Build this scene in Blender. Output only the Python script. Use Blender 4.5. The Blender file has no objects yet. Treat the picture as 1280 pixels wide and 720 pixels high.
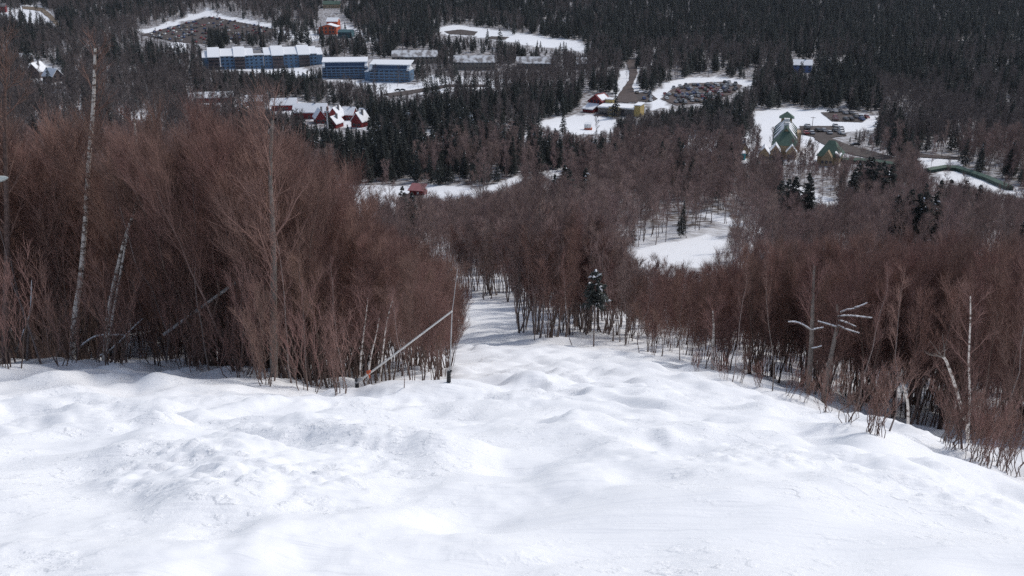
import bpy, math, random
import numpy as np
from mathutils import Vector
R = math.radians
random.seed(7); rng = np.random.default_rng(11)
scene = bpy.context.scene
COL = scene.collection

# ------------------------------------------------------------------ camera, sky, sun, exposure
F, PITCH = 1150.0, R(20.0)
cp, sp = math.cos(PITCH), math.sin(PITCH)
cam_d = bpy.data.cameras.new('camera'); cam = bpy.data.objects.new('camera', cam_d); COL.objects.link(cam)
cam_d.sensor_width = 36.0; cam_d.lens = 36.0 * F / 1280.0
cam_d.clip_start = 0.1; cam_d.clip_end = 20000
cam.location = (0, 0, 0); cam.rotation_euler = (math.pi / 2 - PITCH, 0, 0)
scene.camera = cam
SUN_EL, SUN_AZ = R(46), R(52)          # azimuth from +Y (the view direction), positive = to the right
world = bpy.data.worlds.new('World'); scene.world = world; world.use_nodes = True
wn = world.node_tree; wn.nodes.clear()
sky = wn.nodes.new('ShaderNodeTexSky'); sky.sky_type = 'NISHITA'; sky.sun_disc = False
sky.sun_elevation = SUN_EL; sky.sun_rotation = SUN_AZ; sky.altitude = 600; sky.air_density = 1.0; sky.dust_density = 2.0; sky.ozone_density = 1.0
bg = wn.nodes.new('ShaderNodeBackground'); bg.inputs['Strength'].default_value = 0.14
wo = wn.nodes.new('ShaderNodeOutputWorld')
hs = wn.nodes.new('ShaderNodeHueSaturation'); hs.inputs['Saturation'].default_value = .72      # thin high cloud
wn.links.new(sky.outputs[0], hs.inputs['Color']); wn.links.new(hs.outputs[0], bg.inputs[0]); wn.links.new(bg.outputs[0], wo.inputs[0])
sun_d = bpy.data.lights.new('sun', 'SUN'); sun_d.energy = 2.0; sun_d.angle = R(7.0); sun_d.color = (1.0, 0.955, 0.90)
sun = bpy.data.objects.new('sun', sun_d); COL.objects.link(sun)
sd = Vector((math.sin(SUN_AZ) * math.cos(SUN_EL), math.cos(SUN_AZ) * math.cos(SUN_EL), math.sin(SUN_EL)))
sun.rotation_euler = sd.to_track_quat('Z', 'Y').to_euler(); sun.location = sd * 500
scene.view_settings.view_transform = 'Standard'; scene.view_settings.look = 'None'
scene.view_settings.exposure = 0.0; scene.view_settings.gamma = 1.0; scene.view_settings.use_curve_mapping = False
scene.render.engine = 'CYCLES'
cy = scene.cycles
cy.use_denoising = False
cy.max_bounces = 5; cy.diffuse_bounces = 4; cy.glossy_bounces = 2; cy.transmission_bounces = 2; cy.transparent_max_bounces = 6
cy.use_adaptive_sampling = False; cy.sample_clamp_indirect = 3.0; cy.sample_clamp_direct = 3.0
scene.render.film_transparent = False

# ------------------------------------------------------------------ projection
def pix(X, Y, Z):
    d = Y * cp - Z * sp
    up = Y * sp + Z * cp
    return 640 + F * X / d, 360 - F * up / d, d
def ray(px, py):                          # returns u = X/Y and t = -Z/Y of the pixel's ray
    v = (py - 360) / F
    k = cp - v * sp
    return ((px - 640) / F) / k, (sp + v * cp) / k
def at(px, py, Y):
    u, t = ray(px, py); return Vector((u * Y, Y, -t * Y))

# ------------------------------------------------------------------ terrain
CTRL = []
prof = [(720, 4.5), (600, 8), (520, 15), (480, 25), (440, 50), (410, 75), (385, 105), (375, 118), (345, 150), (310, 200),
        (255, 280), (195, 400), (138, 560), (106, 700), (66, 900), (24, 1200), (-21, 1600), (-60, 2200), (-90, 3000)]
for py, Y in prof:
    CTRL.append((640, py, Y))
    if Y >= 118:
        for px in (-100, 200, 1080, 1380): CTRL.append((px, py, Y))
CTRL += [(0, 720, 4.3), (0, 600, 7.9), (0, 520, 15.5), (0, 457, 34), (150, 453, 35), (300, 468, 30), (400, 483, 27), (480, 489, 24.5), (550, 486, 24.5),
         (0, 458, 52), (200, 462, 52), (400, 458, 52), (0, 432, 80), (300, 430, 80), (500, 420, 80), (565, 395, 95),
         (-150, 720, 4.2), (-150, 600, 7.9), (-150, 460, 33), (-150, 458, 52),
         (1280, 720, 4.8), (1280, 650, 9), (1280, 592, 17.5), (1160, 541, 19), (1160, 552, 26), (1080, 538, 23.5), (980, 492, 31), (860, 455, 46), (750, 436, 56), (650, 422, 64),
         (1280, 560, 27), (1280, 520, 40), (1100, 515, 36), (1000, 478, 46), (1280, 470, 60), (1050, 440, 70), (900, 425, 75), (1280, 410, 90), (1000, 395, 100), (800, 395, 95),
         (1450, 720, 4.9), (1450, 600, 17), (1450, 520, 40), (1450, 410, 90)]
C = np.array(CTRL, float)
cu, ct = ray(C[:, 0], C[:, 1]); cY = C[:, 2]
def wfun(Y): return np.sqrt(np.maximum(Y, 0) ** 2 + 36.0)
cq = (ct * cY - 1.7) / cY
CU = cu * cY / wfun(cY) * 3.0; CL = np.log(wfun(cY))
def phi(r2): return 0.5 * r2 * np.log(r2 + 1e-9)
n = len(C)
Kmat = phi((CU[:, None] - CU[None]) ** 2 + (CL[:, None] - CL[None]) ** 2) + np.eye(n) * 2e-3
P = np.stack([np.ones(n), CU, CL], 1)
A = np.block([[Kmat, P], [P.T, np.zeros((3, 3))]])
sol = np.linalg.solve(A, np.concatenate([cq, np.zeros(3)]))
TU = np.linspace(-2.4, 2.4, 161); TL = np.linspace(math.log(6.0), math.log(3200), 241)
gu, gl = np.meshgrid(TU, TL, indexing='ij')
Q = sol[n] + sol[n + 1] * gu + sol[n + 2] * gl
for i in range(n): Q += sol[i] * phi((gu - CU[i]) ** 2 + (gl - CL[i]) ** 2)

def hsh(ix, iy, s):
    h = (ix.astype(np.int64) * 374761393 + iy.astype(np.int64) * 668265263 + s * 974634777) & 0xffffffff
    h = ((h ^ (h >> 13)) * 1274126177) & 0xffffffff
    return ((h ^ (h >> 16)) & 0xffff) / 65535.0
def vn(x, y, s=0):
    ix = np.floor(x); iy = np.floor(y); fx = x - ix; fy = y - iy
    fx = fx * fx * fx * (fx * (fx * 6 - 15) + 10); fy = fy * fy * fy * (fy * (fy * 6 - 15) + 10)
    a = hsh(ix, iy, s); b = hsh(ix + 1, iy, s); c = hsh(ix, iy + 1, s); d = hsh(ix + 1, iy + 1, s)
    return (a + (b - a) * fx + (c - a) * fy + (a - b - c + d) * fx * fy) * 2 - 1
def fbm(x, y, s, o=4):
    r = 0; a = 1.0
    for k in range(o):
        r = r + a * vn(x + 17.3 * k, y - 9.1 * k, s + k); x, y = (0.8 * x - 0.6 * y) * 2.03, (0.6 * x + 0.8 * y) * 2.03; a *= 0.5
    return r
def sst(a, b, x):
    t = np.clip((x - a) / (b - a), 0, 1); return t * t * (3 - 2 * t)

def ground(X, Y):
    X = np.asarray(X, float); Y = np.asarray(Y, float)
    W = wfun(Y)
    u = np.clip(X / W * 3.0, -2.39, 2.39); L = np.clip(np.log(W), TL[0], TL[-1] - 1e-6)
    a = (u - TU[0]) / (TU[1] - TU[0]); b = (L - TL[0]) / (TL[1] - TL[0])
    i = np.clip(a.astype(int), 0, len(TU) - 2); j = np.clip(b.astype(int), 0, len(TL) - 2); a = a - i; b = b - j
    q = Q[i, j] * (1 - a) * (1 - b) + Q[i + 1, j] * a * (1 - b) + Q[i, j + 1] * (1 - a) * b + Q[i + 1, j + 1] * a * b
    Z = -1.7 - Y * q
    # moguls and ski-scraped snow on the near run
    near = 1 - sst(90, 160, Y)
    amp = near * sst(1.0, 9.0, Y)
    wx = X + 0.9 * vn(X * .23, Y * .23, 91); wy = Y + 0.9 * vn(X * .21, Y * .21, 92)
    m = vn(wx * .33, wy * .24, 1)
    Z = Z + amp * (0.20 * m + 0.20 * (np.abs(vn(wx * .46, wy * .40, 22)) - .3) * sst(7, 24, Y) + 0.18 * vn(wx * .85, wy * .7, 2) + 0.11 * vn(wx * 1.5, wy * 1.2, 23)) * (1 - 0.4 * sst(25, 90, Y))
    # ridges thrown up beside ski tracks that cross the slope diagonally
    ang = 0.62; ca, sa = math.cos(ang), math.sin(ang)
    s1 = (wx * ca + wy * sa); s2 = (-wx * sa + wy * ca)
    rid = 1 - np.abs(vn(s1 * .16, s2 * .62, 5)); rid = np.clip(rid - .62, 0, 1)
    Z = Z + near * sst(1.5, 4, Y) * .30 * rid * (0.4 + 0.6 * sst(-.2, .5, vn(X * .2, Y * .2, 8)))
    rough = sst(-.25, .55, vn(wx * .4, wy * .5, 6)) * .8 + .2 * sst(.1, .2, rid)
    nz = 1 - sst(25, 60, Y)
    Z = Z + nz * (.030 * vn(wx * 2.1, wy * 2.1, 3) + rough * (.034 * vn(X * 4.6, Y * 4.6, 4) + (.036 + .030 * (1 - sst(6, 14, Y))) * np.clip(vn(X * 8.0, Y * 8.0, 7), 0, 1) ** .7 + .012 * vn(X * 21, Y * 21, 9)))
    # fine parallel scrape lines left by ski edges
    Z = Z + nz * (1 - rough) * .010 * vn(s1 * .5, s2 * 7.0, 12)
    # far hills roll gently; the open snow knoll bulges
    Z = Z + sst(140, 260, Y) * 1.3 * vn(X * .02, Y * .02, 20)
    return Z
_kn = None
def hit(px, py):
    u, t = ray(px, py)
    Ys = np.exp(np.linspace(math.log(3.0), math.log(2900), 1400))
    d = ground(u * Ys, Ys) + t * Ys
    k = np.argmax(d > 0)
    if d[k] <= 0: k = len(Ys) - 1
    if k > 0:
        a = d[k - 1] / (d[k - 1] - d[k]); Y = Ys[k - 1] + a * (Ys[k] - Ys[k - 1])
    else: Y = Ys[0]
    return Vector((u * Y, Y, -t * Y))

def inpoly(px, py, poly):
    r = np.zeros(np.shape(px), bool); m = len(poly)
    for i in range(m):
        x0, y0 = poly[i]; x1, y1 = poly[(i + 1) % m]
        if y0 == y1: continue
        c = ((y0 > py) != (y1 > py)) & (px < (x1 - x0) * (py - y0) / (y1 - y0) + x0)
        r ^= c
    return r

RUN = [(-600, 452), (0, 457), (150, 452), (230, 455), (300, 470), (345, 479), (400, 484), (440, 490), (500, 491), (546, 489), (562, 470), (568, 430), (572, 395), (566, 377),
       (600, 374), (640, 380), (650, 421), (690, 430), (780, 440), (860, 453), (880, 470), (960, 487), (985, 496), (1065, 530), (1085, 541), (1165, 541), (1205, 566), (1280, 594), (1700, 640), (1700, 3000), (-600, 3000)]
CLEAR = {
    'cut': [(413, 229), (500, 233), (530, 229), (600, 236), (640, 222), (700, 211), (714, 211), (706, 218), (650, 229), (618, 243), (606, 240), (596, 250), (560, 250), (530, 244), (470, 250), (425, 248)],
    'cut_foot': [(425, 248), (470, 250), (500, 246), (500, 262), (470, 278), (432, 270)],
    'knoll': [(785, 320), (800, 309), (850, 300), (888, 294), (908, 302), (902, 324), (880, 336), (850, 332), (820, 336), (794, 338)],
    'knoll_back': [(868, 264), (905, 270), (945, 280), (985, 298), (968, 298), (920, 284), (890, 276)],
    'lane': [(973, 227), (1010, 236), (1066, 258), (1050, 264), (1000, 246)],
    'plaza': [(664, 153), (700, 146), (742, 143), (774, 150), (762, 166), (720, 168), (690, 163)],
    'hotel_field': [(943, 138), (985, 134), (1010, 138), (1030, 134), (1098, 145), (1100, 153), (1092, 162), (1040, 168), (1000, 160), (948, 160)],
    'hotel_yard': [(918, 185), (925, 168), (950, 160), (1030, 168), (1048, 182), (1052, 200), (1010, 205), (930, 204)],
    'lawn': [(1140, 196), (1200, 197), (1202, 207), (1156, 210)],
    'bank': [(1172, 214), (1212, 215), (1285, 238), (1300, 252), (1240, 240), (1180, 224)],
    'yard': [(372, 82), (405, 98), (520, 106), (540, 93), (640, 100), (610, 112), (530, 116), (480, 121), (440, 105), (395, 98), (270, 86), (270, 83)],
    'top_field': [(541, 36), (572, 31), (660, 43), (722, 51), (738, 62), (728, 66), (700, 61), (660, 57), (640, 53), (600, 47), (556, 43)],
    'lot_bank': [(172, 38), (225, 24), (262, 11), (275, 18), (345, 31), (342, 36), (275, 26), (255, 20), (215, 32), (180, 42)],
    'meadow': [(0, 9), (50, 6), (66, 18), (60, 34), (30, 26), (0, 20)],
    'slope': [(345, 38), (372, 40), (398, 38), (400, 50), (380, 56), (350, 46)],
    'drive': [(425, 28), (450, 38), (472, 50), (468, 56), (440, 46)],
    'cottages': [(232, 116), (300, 120), (345, 124), (400, 130), (460, 143), (480, 156), (560, 165), (660, 168), (664, 178), (560, 172), (470, 164), (420, 158), (340, 138), (240, 128)],
    'lot_rim': [(815, 120), (830, 104), (855, 97), (900, 96), (946, 102), (940, 110), (905, 102), (858, 104), (838, 112), (828, 124), (838, 136), (812, 138)],
    'road_side': [(764, 112), (778, 90), (800, 80), (797, 105), (806, 116), (812, 122), (795, 122), (770, 126)],
    'gap': [(858, 172), (872, 163), (896, 172), (896, 192), (866, 190)],
    'houses': [(30, 68), (75, 88), (80, 104), (45, 104), (25, 88)],
    'yard_spot': [(212, 54), (232, 54), (234, 66), (218, 66)],
    'patch': [(145, 137), (195, 138), (192, 152), (150, 150)],
    'patch_b': [(68, 128), (104, 128), (100, 138), (72, 138)],
}
LOTS = {'lot_a': [(176, 44), (222, 32), (262, 21), (300, 28), (346, 37), (330, 48), (270, 56), (215, 52)],
        'lot_b': [(826, 124), (840, 112), (860, 105), (905, 103), (928, 107), (915, 118), (885, 128), (845, 132)],
        'lot_c': [(1026, 141), (1050, 140), (1086, 146), (1078, 153), (1040, 152)],
        'lot_d': [(1000, 158), (1050, 158), (1058, 170), (1030, 174), (1000, 168)],
        'lot_e': [(790, 116), (812, 116), (822, 124), (812, 128), (796, 126)]}
ROADS = {'access_road': [(782, 74), (796, 74), (797, 92), (790, 108), (796, 122), (798, 128), (766, 128), (774, 118), (786, 100), (787, 90)],
         'country_road': [(28, 8), (54, 10), (66, 20), (76, 33), (71, 33), (60, 22), (50, 14), (28, 11)],
         'hotel_road': [(1012, 160), (1030, 170), (1062, 182), (1120, 198), (1122, 204), (1090, 199), (1050, 190), (1020, 176)],
         'back_road': [(1116, 199), (1150, 193), (1200, 197), (1200, 200), (1150, 197), (1118, 203)],
         'yard_road': [(478, 118), (520, 112), (560, 106), (608, 106), (606, 109), (562, 109), (524, 116), (490, 122)]}

# grid of the ground sheet
dl = 0.0088
Yr = np.concatenate([np.linspace(-60, 2.4, 45), np.exp(np.arange(math.log(2.5), math.log(2900), dl))])
uu = np.linspace(-1.0, 1.0, 461); uu = 0.92 * uu + 0.28 * uu ** 5
XX = np.where(Yr[:, None] >= 0, wfun(Yr)[:, None], 6.0 - np.minimum(Yr, 0)[:, None] * .6) * uu[None] * 1.0
YY = np.repeat(Yr[:, None], len(uu), 1)
ZZ = ground(XX, YY)
def sheet(name, X, Y, Z, faces_mask, mats, attr=None, lift=0.0):
    H, Wd = X.shape
    idx = np.arange(H * Wd).reshape(H, Wd)
    q = np.stack([idx[:-1, :-1], idx[:-1, 1:], idx[1:, 1:], idx[1:, :-1]], -1).reshape(-1, 4)
    if faces_mask is not None: q = q[faces_mask.reshape(-1)]
    used = np.unique(q); remap = np.full(H * Wd, -1); remap[used] = np.arange(len(used))
    V = np.stack([X, Y, Z + lift], -1).reshape(-1, 3)[used]; q = remap[q]
    return mesh_obj(name, V, q, None, mats, attr=None if attr is None else attr.reshape(-1)[used], smooth=True)

def mesh_data(name, V, F4, F3, mats, mi=None, smooth=False, attr=None):
    me = bpy.data.meshes.new(name)
    n4 = 0 if F4 is None else len(F4); n3 = 0 if F3 is None else len(F3)
    me.vertices.add(len(V)); me.vertices.foreach_set('co', np.asarray(V, np.float32).reshape(-1))
    loops = np.concatenate([np.asarray(F4).reshape(-1) if n4 else np.zeros(0, int), np.asarray(F3).reshape(-1) if n3 else np.zeros(0, int)]).astype(np.int32)
    me.loops.add(len(loops)); me.loops.foreach_set('vertex_index', loops)
    me.polygons.add(n4 + n3)
    st = np.concatenate([np.arange(n4) * 4, n4 * 4 + np.arange(n3) * 3]).astype(np.int32)
    me.polygons.foreach_set('loop_start', st)
    try: me.polygons.foreach_set('loop_total', np.concatenate([np.full(n4, 4), np.full(n3, 3)]).astype(np.int32))
    except Exception: pass
    for m in (mats if isinstance(mats, (list, tuple)) else [mats]): me.materials.append(m)
    if mi is not None: me.polygons.foreach_set('material_index', np.asarray(mi, np.int32))
    if smooth: me.polygons.foreach_set('use_smooth', np.ones(n4 + n3, bool))
    if attr is not None:
        a = me.attributes.new('open_snow', 'FLOAT', 'POINT'); a.data.foreach_set('value', np.asarray(attr, np.float32))
    me.update(calc_edges=True); me.validate()
    return me
def link(name, me, parent=None, loc=None):
    o = bpy.data.objects.new(name, me); COL.objects.link(o)
    if parent is not None: o.parent = parent
    if loc is not None: o.location = loc
    return o
def mesh_obj(name, V, F4, F3, mats, parent=None, **k): return link(name, mesh_data(name, V, F4, F3, mats, **k), parent)
def tag(o, label=None, cat=None, group=None, kind=None):
    if label: o['label'] = label
    if cat: o['category'] = cat
    if group: o['group'] = group
    if kind: o['kind'] = kind
    return o
def empty(name, loc, rz=0.0):
    o = bpy.data.objects.new(name, None); COL.objects.link(o); o.location = loc; o.rotation_euler = (0, 0, rz); o.empty_display_size = .3
    return o

# ------------------------------------------------------------------ materials
def new_mat(name):
    m = bpy.data.materials.new(name); m.use_nodes = True; nt = m.node_tree
    return m, nt, nt.nodes['Principled BSDF']
def plain(name, col, rough=.75, var=0.0, scale=3.0, spec=.3, metal=0.0, obj_var=0.0):
    m, nt, b = new_mat(name)
    b.inputs['Roughness'].default_value = rough; b.inputs['Specular IOR Level'].default_value = spec; b.inputs['Metallic'].default_value = metal
    if var == 0 and obj_var == 0:
        b.inputs['Base Color'].default_value = (*col, 1); return m
    tc = nt.nodes.new('ShaderNodeTexCoord'); nz = nt.nodes.new('ShaderNodeTexNoise'); nz.inputs['Scale'].default_value = scale; nz.inputs['Detail'].default_value = 5
    nt.links.new(tc.outputs['Object'], nz.inputs['Vector'])
    hv = nt.nodes.new('ShaderNodeHueSaturation'); hv.inputs['Color'].default_value = (*col, 1)
    mr = nt.nodes.new('ShaderNodeMapRange'); mr.inputs['From Min'].default_value = .3; mr.inputs['From Max'].default_value = .7
    mr.inputs['To Min'].default_value = 1 - var; mr.inputs['To Max'].default_value = 1 + var
    nt.links.new(nz.outputs['Fac'], mr.inputs['Value'])
    last = mr.outputs[0]
    if obj_var:
        oi = nt.nodes.new('ShaderNodeObjectInfo'); m2 = nt.nodes.new('ShaderNodeMapRange'); m2.inputs['To Min'].default_value = 1 - obj_var; m2.inputs['To Max'].default_value = 1 + obj_var
        nt.links.new(oi.outputs['Random'], m2.inputs['Value'])
        mu = nt.nodes.new('ShaderNodeMath'); mu.operation = 'MULTIPLY'; nt.links.new(last, mu.inputs[0]); nt.links.new(m2.outputs[0], mu.inputs[1]); last = mu.outputs[0]
        m3 = nt.nodes.new('ShaderNodeMapRange'); m3.inputs['To Min'].default_value = .5 - .012; m3.inputs['To Max'].default_value = .5 + .008
        wnz = nt.nodes.new('ShaderNodeTexWhiteNoise'); wnz.noise_dimensions = '1D'; nt.links.new(oi.outputs['Random'], wnz.inputs['W'])
        nt.links.new(wnz.outputs['Value'], m3.inputs['Value']); nt.links.new(m3.outputs[0], hv.inputs['Hue'])
    nt.links.new(last, hv.inputs['Value']); nt.links.new(hv.outputs[0], b.inputs['Base Color'])
    return m
M = {}
SNOW = (0.86, 0.875, 0.90)
def snow_ground():
    m, nt, b = new_mat('snow_ground'); L = nt.links.new; N = nt.nodes.new
    b.inputs['Roughness'].default_value = .7; b.inputs['Specular IOR Level'].default_value = .25
    tc = N('ShaderNodeTexCoord')
    at_ = N('ShaderNodeAttribute'); at_.attribute_name = 'open_snow'
    n1 = N('ShaderNodeTexNoise'); n1.inputs['Scale'].default_value = .35; n1.inputs['Detail'].default_value = 6; L(tc.outputs['Object'], n1.inputs['Vector'])
    r1 = N('ShaderNodeMapRange'); r1.inputs['From Min'].default_value = .40; r1.inputs['From Max'].default_value = .62; L(n1.outputs['Fac'], r1.inputs['Value'])
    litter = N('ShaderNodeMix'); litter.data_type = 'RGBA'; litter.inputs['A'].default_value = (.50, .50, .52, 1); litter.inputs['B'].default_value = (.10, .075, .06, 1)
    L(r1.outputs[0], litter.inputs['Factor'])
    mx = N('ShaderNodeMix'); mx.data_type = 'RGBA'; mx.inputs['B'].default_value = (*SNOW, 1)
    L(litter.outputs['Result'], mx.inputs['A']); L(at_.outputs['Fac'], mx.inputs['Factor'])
    L(mx.outputs['Result'], b.inputs['Base Color'])
    # fine crystalline roughness
    n2 = N('ShaderNodeTexNoise'); n2.inputs['Scale'].default_value = 9; n2.inputs['Detail'].default_value = 7; n2.inputs['Roughness'].default_value = .65; L(tc.outputs['Object'], n2.inputs['Vector'])
    n3 = N('ShaderNodeTexNoise'); n3.inputs['Scale'].default_value = .55; n3.inputs['Detail'].default_value = 2; L(tc.outputs['Object'], n3.inputs['Vector'])
    r3 = N('ShaderNodeMapRange'); r3.inputs['From Min'].default_value = .42; r3.inputs['From Max'].default_value = .6; r3.inputs['To Min'].default_value = .06; r3.inputs['To Max'].default_value = .35; L(n3.outputs['Fac'], r3.inputs['Value'])
    bp = N('ShaderNodeBump'); bp.inputs['Distance'].default_value = .06; L(n2.outputs['Fac'], bp.inputs['Height']); L(r3.outputs[0], bp.inputs['Strength'])
    n4 = N('ShaderNodeTexNoise'); n4.inputs['Scale'].default_value = 5.5; n4.inputs['Detail'].default_value = 4; L(tc.outputs['Object'], n4.inputs['Vector'])
    r4 = N('ShaderNodeMapRange'); r4.interpolation_type = 'SMOOTHSTEP'; r4.inputs['From Min'].default_value = .54; r4.inputs['From Max'].default_value = .66; L(n4.outputs['Fac'], r4.inputs['Value'])
    b2 = N('ShaderNodeBump'); b2.inputs['Distance'].default_value = .06; L(r4.outputs[0], b2.inputs['Height']); L(r3.outputs[0], b2.inputs['Strength']); L(bp.outputs[0], b2.inputs['Normal'])
    mp = N('ShaderNodeMapping'); mp.inputs['Rotation'].default_value = (0, 0, R(38)); mp.inputs['Scale'].default_value = (.35, 5.5, 1); L(tc.outputs['Object'], mp.inputs[0])
    n5 = N('ShaderNodeTexNoise'); n5.inputs['Scale'].default_value = 1.0; n5.inputs['Detail'].default_value = 4; n5.inputs['Distortion'].default_value = 1.6; L(mp.outputs[0], n5.inputs['Vector'])
    b3 = N('ShaderNodeBump'); b3.inputs['Distance'].default_value = .14; b3.inputs['Strength'].default_value = .26; L(n5.outputs['Fac'], b3.inputs['Height']); L(b2.outputs[0], b3.inputs['Normal'])
    L(b3.outputs[0], b.inputs['Normal'])
    return m
M['ground'] = snow_ground()
M['snow'] = plain('snow', SNOW, .7, .05, 2.0)
def patchy(name, c1, c2, scale):
    m, nt, b = new_mat(name); tc = nt.nodes.new('ShaderNodeTexCoord'); nz = nt.nodes.new('ShaderNodeTexNoise'); nz.inputs['Scale'].default_value = scale; nz.inputs['Detail'].default_value = 6
    cr = nt.nodes.new('ShaderNodeValToRGB'); cr.color_ramp.elements[0].position = .42; cr.color_ramp.elements[0].color = (*c1, 1); cr.color_ramp.elements[1].position = .56; cr.color_ramp.elements[1].color = (*c2, 1)
    nt.links.new(tc.outputs['Object'], nz.inputs['Vector']); nt.links.new(nz.outputs['Fac'], cr.inputs[0]); nt.links.new(cr.outputs[0], b.inputs['Base Color']); b.inputs['Roughness'].default_value = .75; return m
M['patchy_roof'] = patchy('patchy_snow_roof', (.24, .22, .215), (.74, .745, .76), .22)
M['asphalt'] = plain('asphalt', (.085, .062, .055), .85, .25, .3)
M['dirt'] = plain('dirt', (.07, .055, .05), .9, .3, .3)
M['sapling_bark'] = plain('sapling_bark', (.15, .105, .088), .85, .35, 6, obj_var=.25)
M['twig'] = plain('twig', (.235, .140, .116), .8, .25, 3, obj_var=.22)
M['grey_bark'] = plain('grey_bark', (.21, .17, .155), .85, .35, 5, obj_var=.25)
M['grey_twig'] = plain('grey_twig', (.255, .182, .166), .85, .25, 2, obj_var=.30)
M['valley_twig'] = plain('valley_twig', (.130, .108, .105), .85, .25, 2, obj_var=.30)
M['needles'] = plain('needles', (.045, .052, .048), .8, .35, 2, obj_var=.35)
M['conifer_bark'] = plain('conifer_bark', (.075, .06, .05), .9, .3, 4)
M['dead_wood'] = plain('dead_wood', (.20, .17, .15), .85, .3, 6)
M['bamboo'] = plain('bamboo', (.62, .60, .56), .5, .1, 5)
M['pole_grey'] = plain('pole_grey', (.42, .41, .40), .6, .2, 6)
M['black'] = plain('black_plastic', (.02, .02, .022), .5)
M['orange'] = plain('orange_plastic', (.80, .13, .045), .5)
M['glass'] = plain('window_glass', (.025, .03, .045), .15, spec=.6)
M['wood_pole'] = plain('wood_pole', (.14, .085, .055), .85, .3, 8)
M['pale'] = plain('pale_plastic', (.62, .66, .62), .5)
M['steel'] = plain('galvanised_steel', (.48, .49, .50), .5, .1, 3)
WALLS = dict(blue=(.125, .205, .31), navy=(.065, .105, .19), balcony=(.10, .08, .085), teal=(.045, .105, .12), orange=(.46, .10, .045), red=(.20, .028, .03), brown=(.11, .085, .08),
             tan=(.36, .27, .17), yellow=(.46, .34, .13), taupe=(.20, .175, .15), greenroof=(.075, .125, .095), greywall=(.26, .25, .25), greyroof=(.20, .19, .19), darkgreen=(.035, .06, .05), white=(.75, .75, .73),
             royal=(.13, .19, .36), cyan=(.05, .30, .33), pinkred=(.27, .11, .115), birchred=(.2, .03, .03))
for k, c in WALLS.items(): M[k] = plain(k + '_paint', c, .75, .12, .6)
def birch_mat():
    m, nt, b = new_mat('birch_bark'); L = nt.links.new; N = nt.nodes.new
    tc = N('ShaderNodeTexCoord'); mp = N('ShaderNodeMapping'); mp.inputs['Scale'].default_value = (3, 3, 7); L(tc.outputs['Object'], mp.inputs[0])
    nz = N('ShaderNodeTexNoise'); nz.inputs['Scale'].default_value = 1.3; nz.inputs['Detail'].default_value = 4; L(mp.outputs[0], nz.inputs['Vector'])
    cr = N('ShaderNodeValToRGB'); cr.color_ramp.elements[0].position = .40; cr.color_ramp.elements[0].color = (.13, .09, .07, 1); cr.color_ramp.elements[1].position = .52; cr.color_ramp.elements[1].color = (.66, .60, .54, 1)
    L(nz.outputs['Fac'], cr.inputs[0]); L(cr.outputs[0], b.inputs['Base Color']); b.inputs['Roughness'].default_value = .7
    return m
M['birch'] = birch_mat()

# ------------------------------------------------------------------ the ground
PX, PY, _ = pix(XX, YY, ZZ)
infr = (YY > 3)
jx = 3.0 * vn(PX * .11, PY * .11, 40) + 1.5 * vn(PX * .3, PY * .3, 41); jy = .45 * jx
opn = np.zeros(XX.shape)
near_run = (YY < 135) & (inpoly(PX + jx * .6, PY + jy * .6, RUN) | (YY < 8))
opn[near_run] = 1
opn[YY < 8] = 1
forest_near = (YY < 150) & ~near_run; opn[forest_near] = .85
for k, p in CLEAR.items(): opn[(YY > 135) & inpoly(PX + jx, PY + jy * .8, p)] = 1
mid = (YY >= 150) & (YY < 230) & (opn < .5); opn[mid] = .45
gnd = sheet('snowy_ground', XX, YY, ZZ, None, [M['ground']], attr=opn)
tag(gnd, 'snow-covered mountainside falling to the wooded valley', None, None, 'structure')

# draped sheets: roads and parking lots, cut from a finer copy of the grid
def drape(name, poly, mat, label, lift=.12):
    pts = [hit(x, y) for x, y in poly]
    y0 = min(p.y for p in pts) * .99; y1 = max(p.y for p in pts) * 1.01
    r0 = min(p.x / p.y for p in pts) - .004; r1 = max(p.x / p.y for p in pts) + .004
    Yg = np.exp(np.linspace(math.log(y0), math.log(y1), 70)); ug = np.linspace(r0, r1, 90)
    X = Yg[:, None] * ug[None]; Y = np.repeat(Yg[:, None], len(ug), 1); Z = ground(X, Y)
    a, b, _ = pix(X, Y, Z)
    j = .7 * vn(a * .5, b * .5, 60)
    ins = inpoly(a + j, b + j * .3, poly)
    fm = (ins[:-1, :-1].astype(int) + ins[1:, :-1] + ins[:-1, 1:] + ins[1:, 1:]) >= 2
    if not fm.any(): return
    o = sheet(name, X, Y, Z, fm, [mat], lift=lift); tag(o, label, None, None, 'structure'); return o
drape('access_road', ROADS['access_road'], M['asphalt'], 'brown road curving down through the snow to the yellow lodge', .35)
drape('country_road', ROADS['country_road'], plain('sanded_road', (.20, .155, .11), .9, .2, .3), 'sanded tan road bending around the snowy meadow', .3)
drape('hotel_road', ROADS['hotel_road'], M['dirt'], 'dark road running past the green roofed hotel', .3)
drape('back_road', ROADS['back_road'], M['dirt'], 'brown road edged with a snowbank beyond the hotel lawn', .3)
drape('yard_road', ROADS['yard_road'], M['dirt'], 'dark drive across the snowy yard beside the blue building', .3)
for k, nm in (('lot_a', 'brown parking lot below the long snowbank'), ('lot_b', 'dark parking lot ringed by a curved snowbank'), ('lot_c', 'small brown parking lot beyond the hotel'),
              ('lot_d', 'dark parking lot behind the green roofed hotel'), ('lot_e', 'small dark parking lot beside the yellow lodge')):
    drape('parking_lot', LOTS[k], M['dirt'] if k != 'lot_b' else M['asphalt'], nm, .3)

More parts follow.
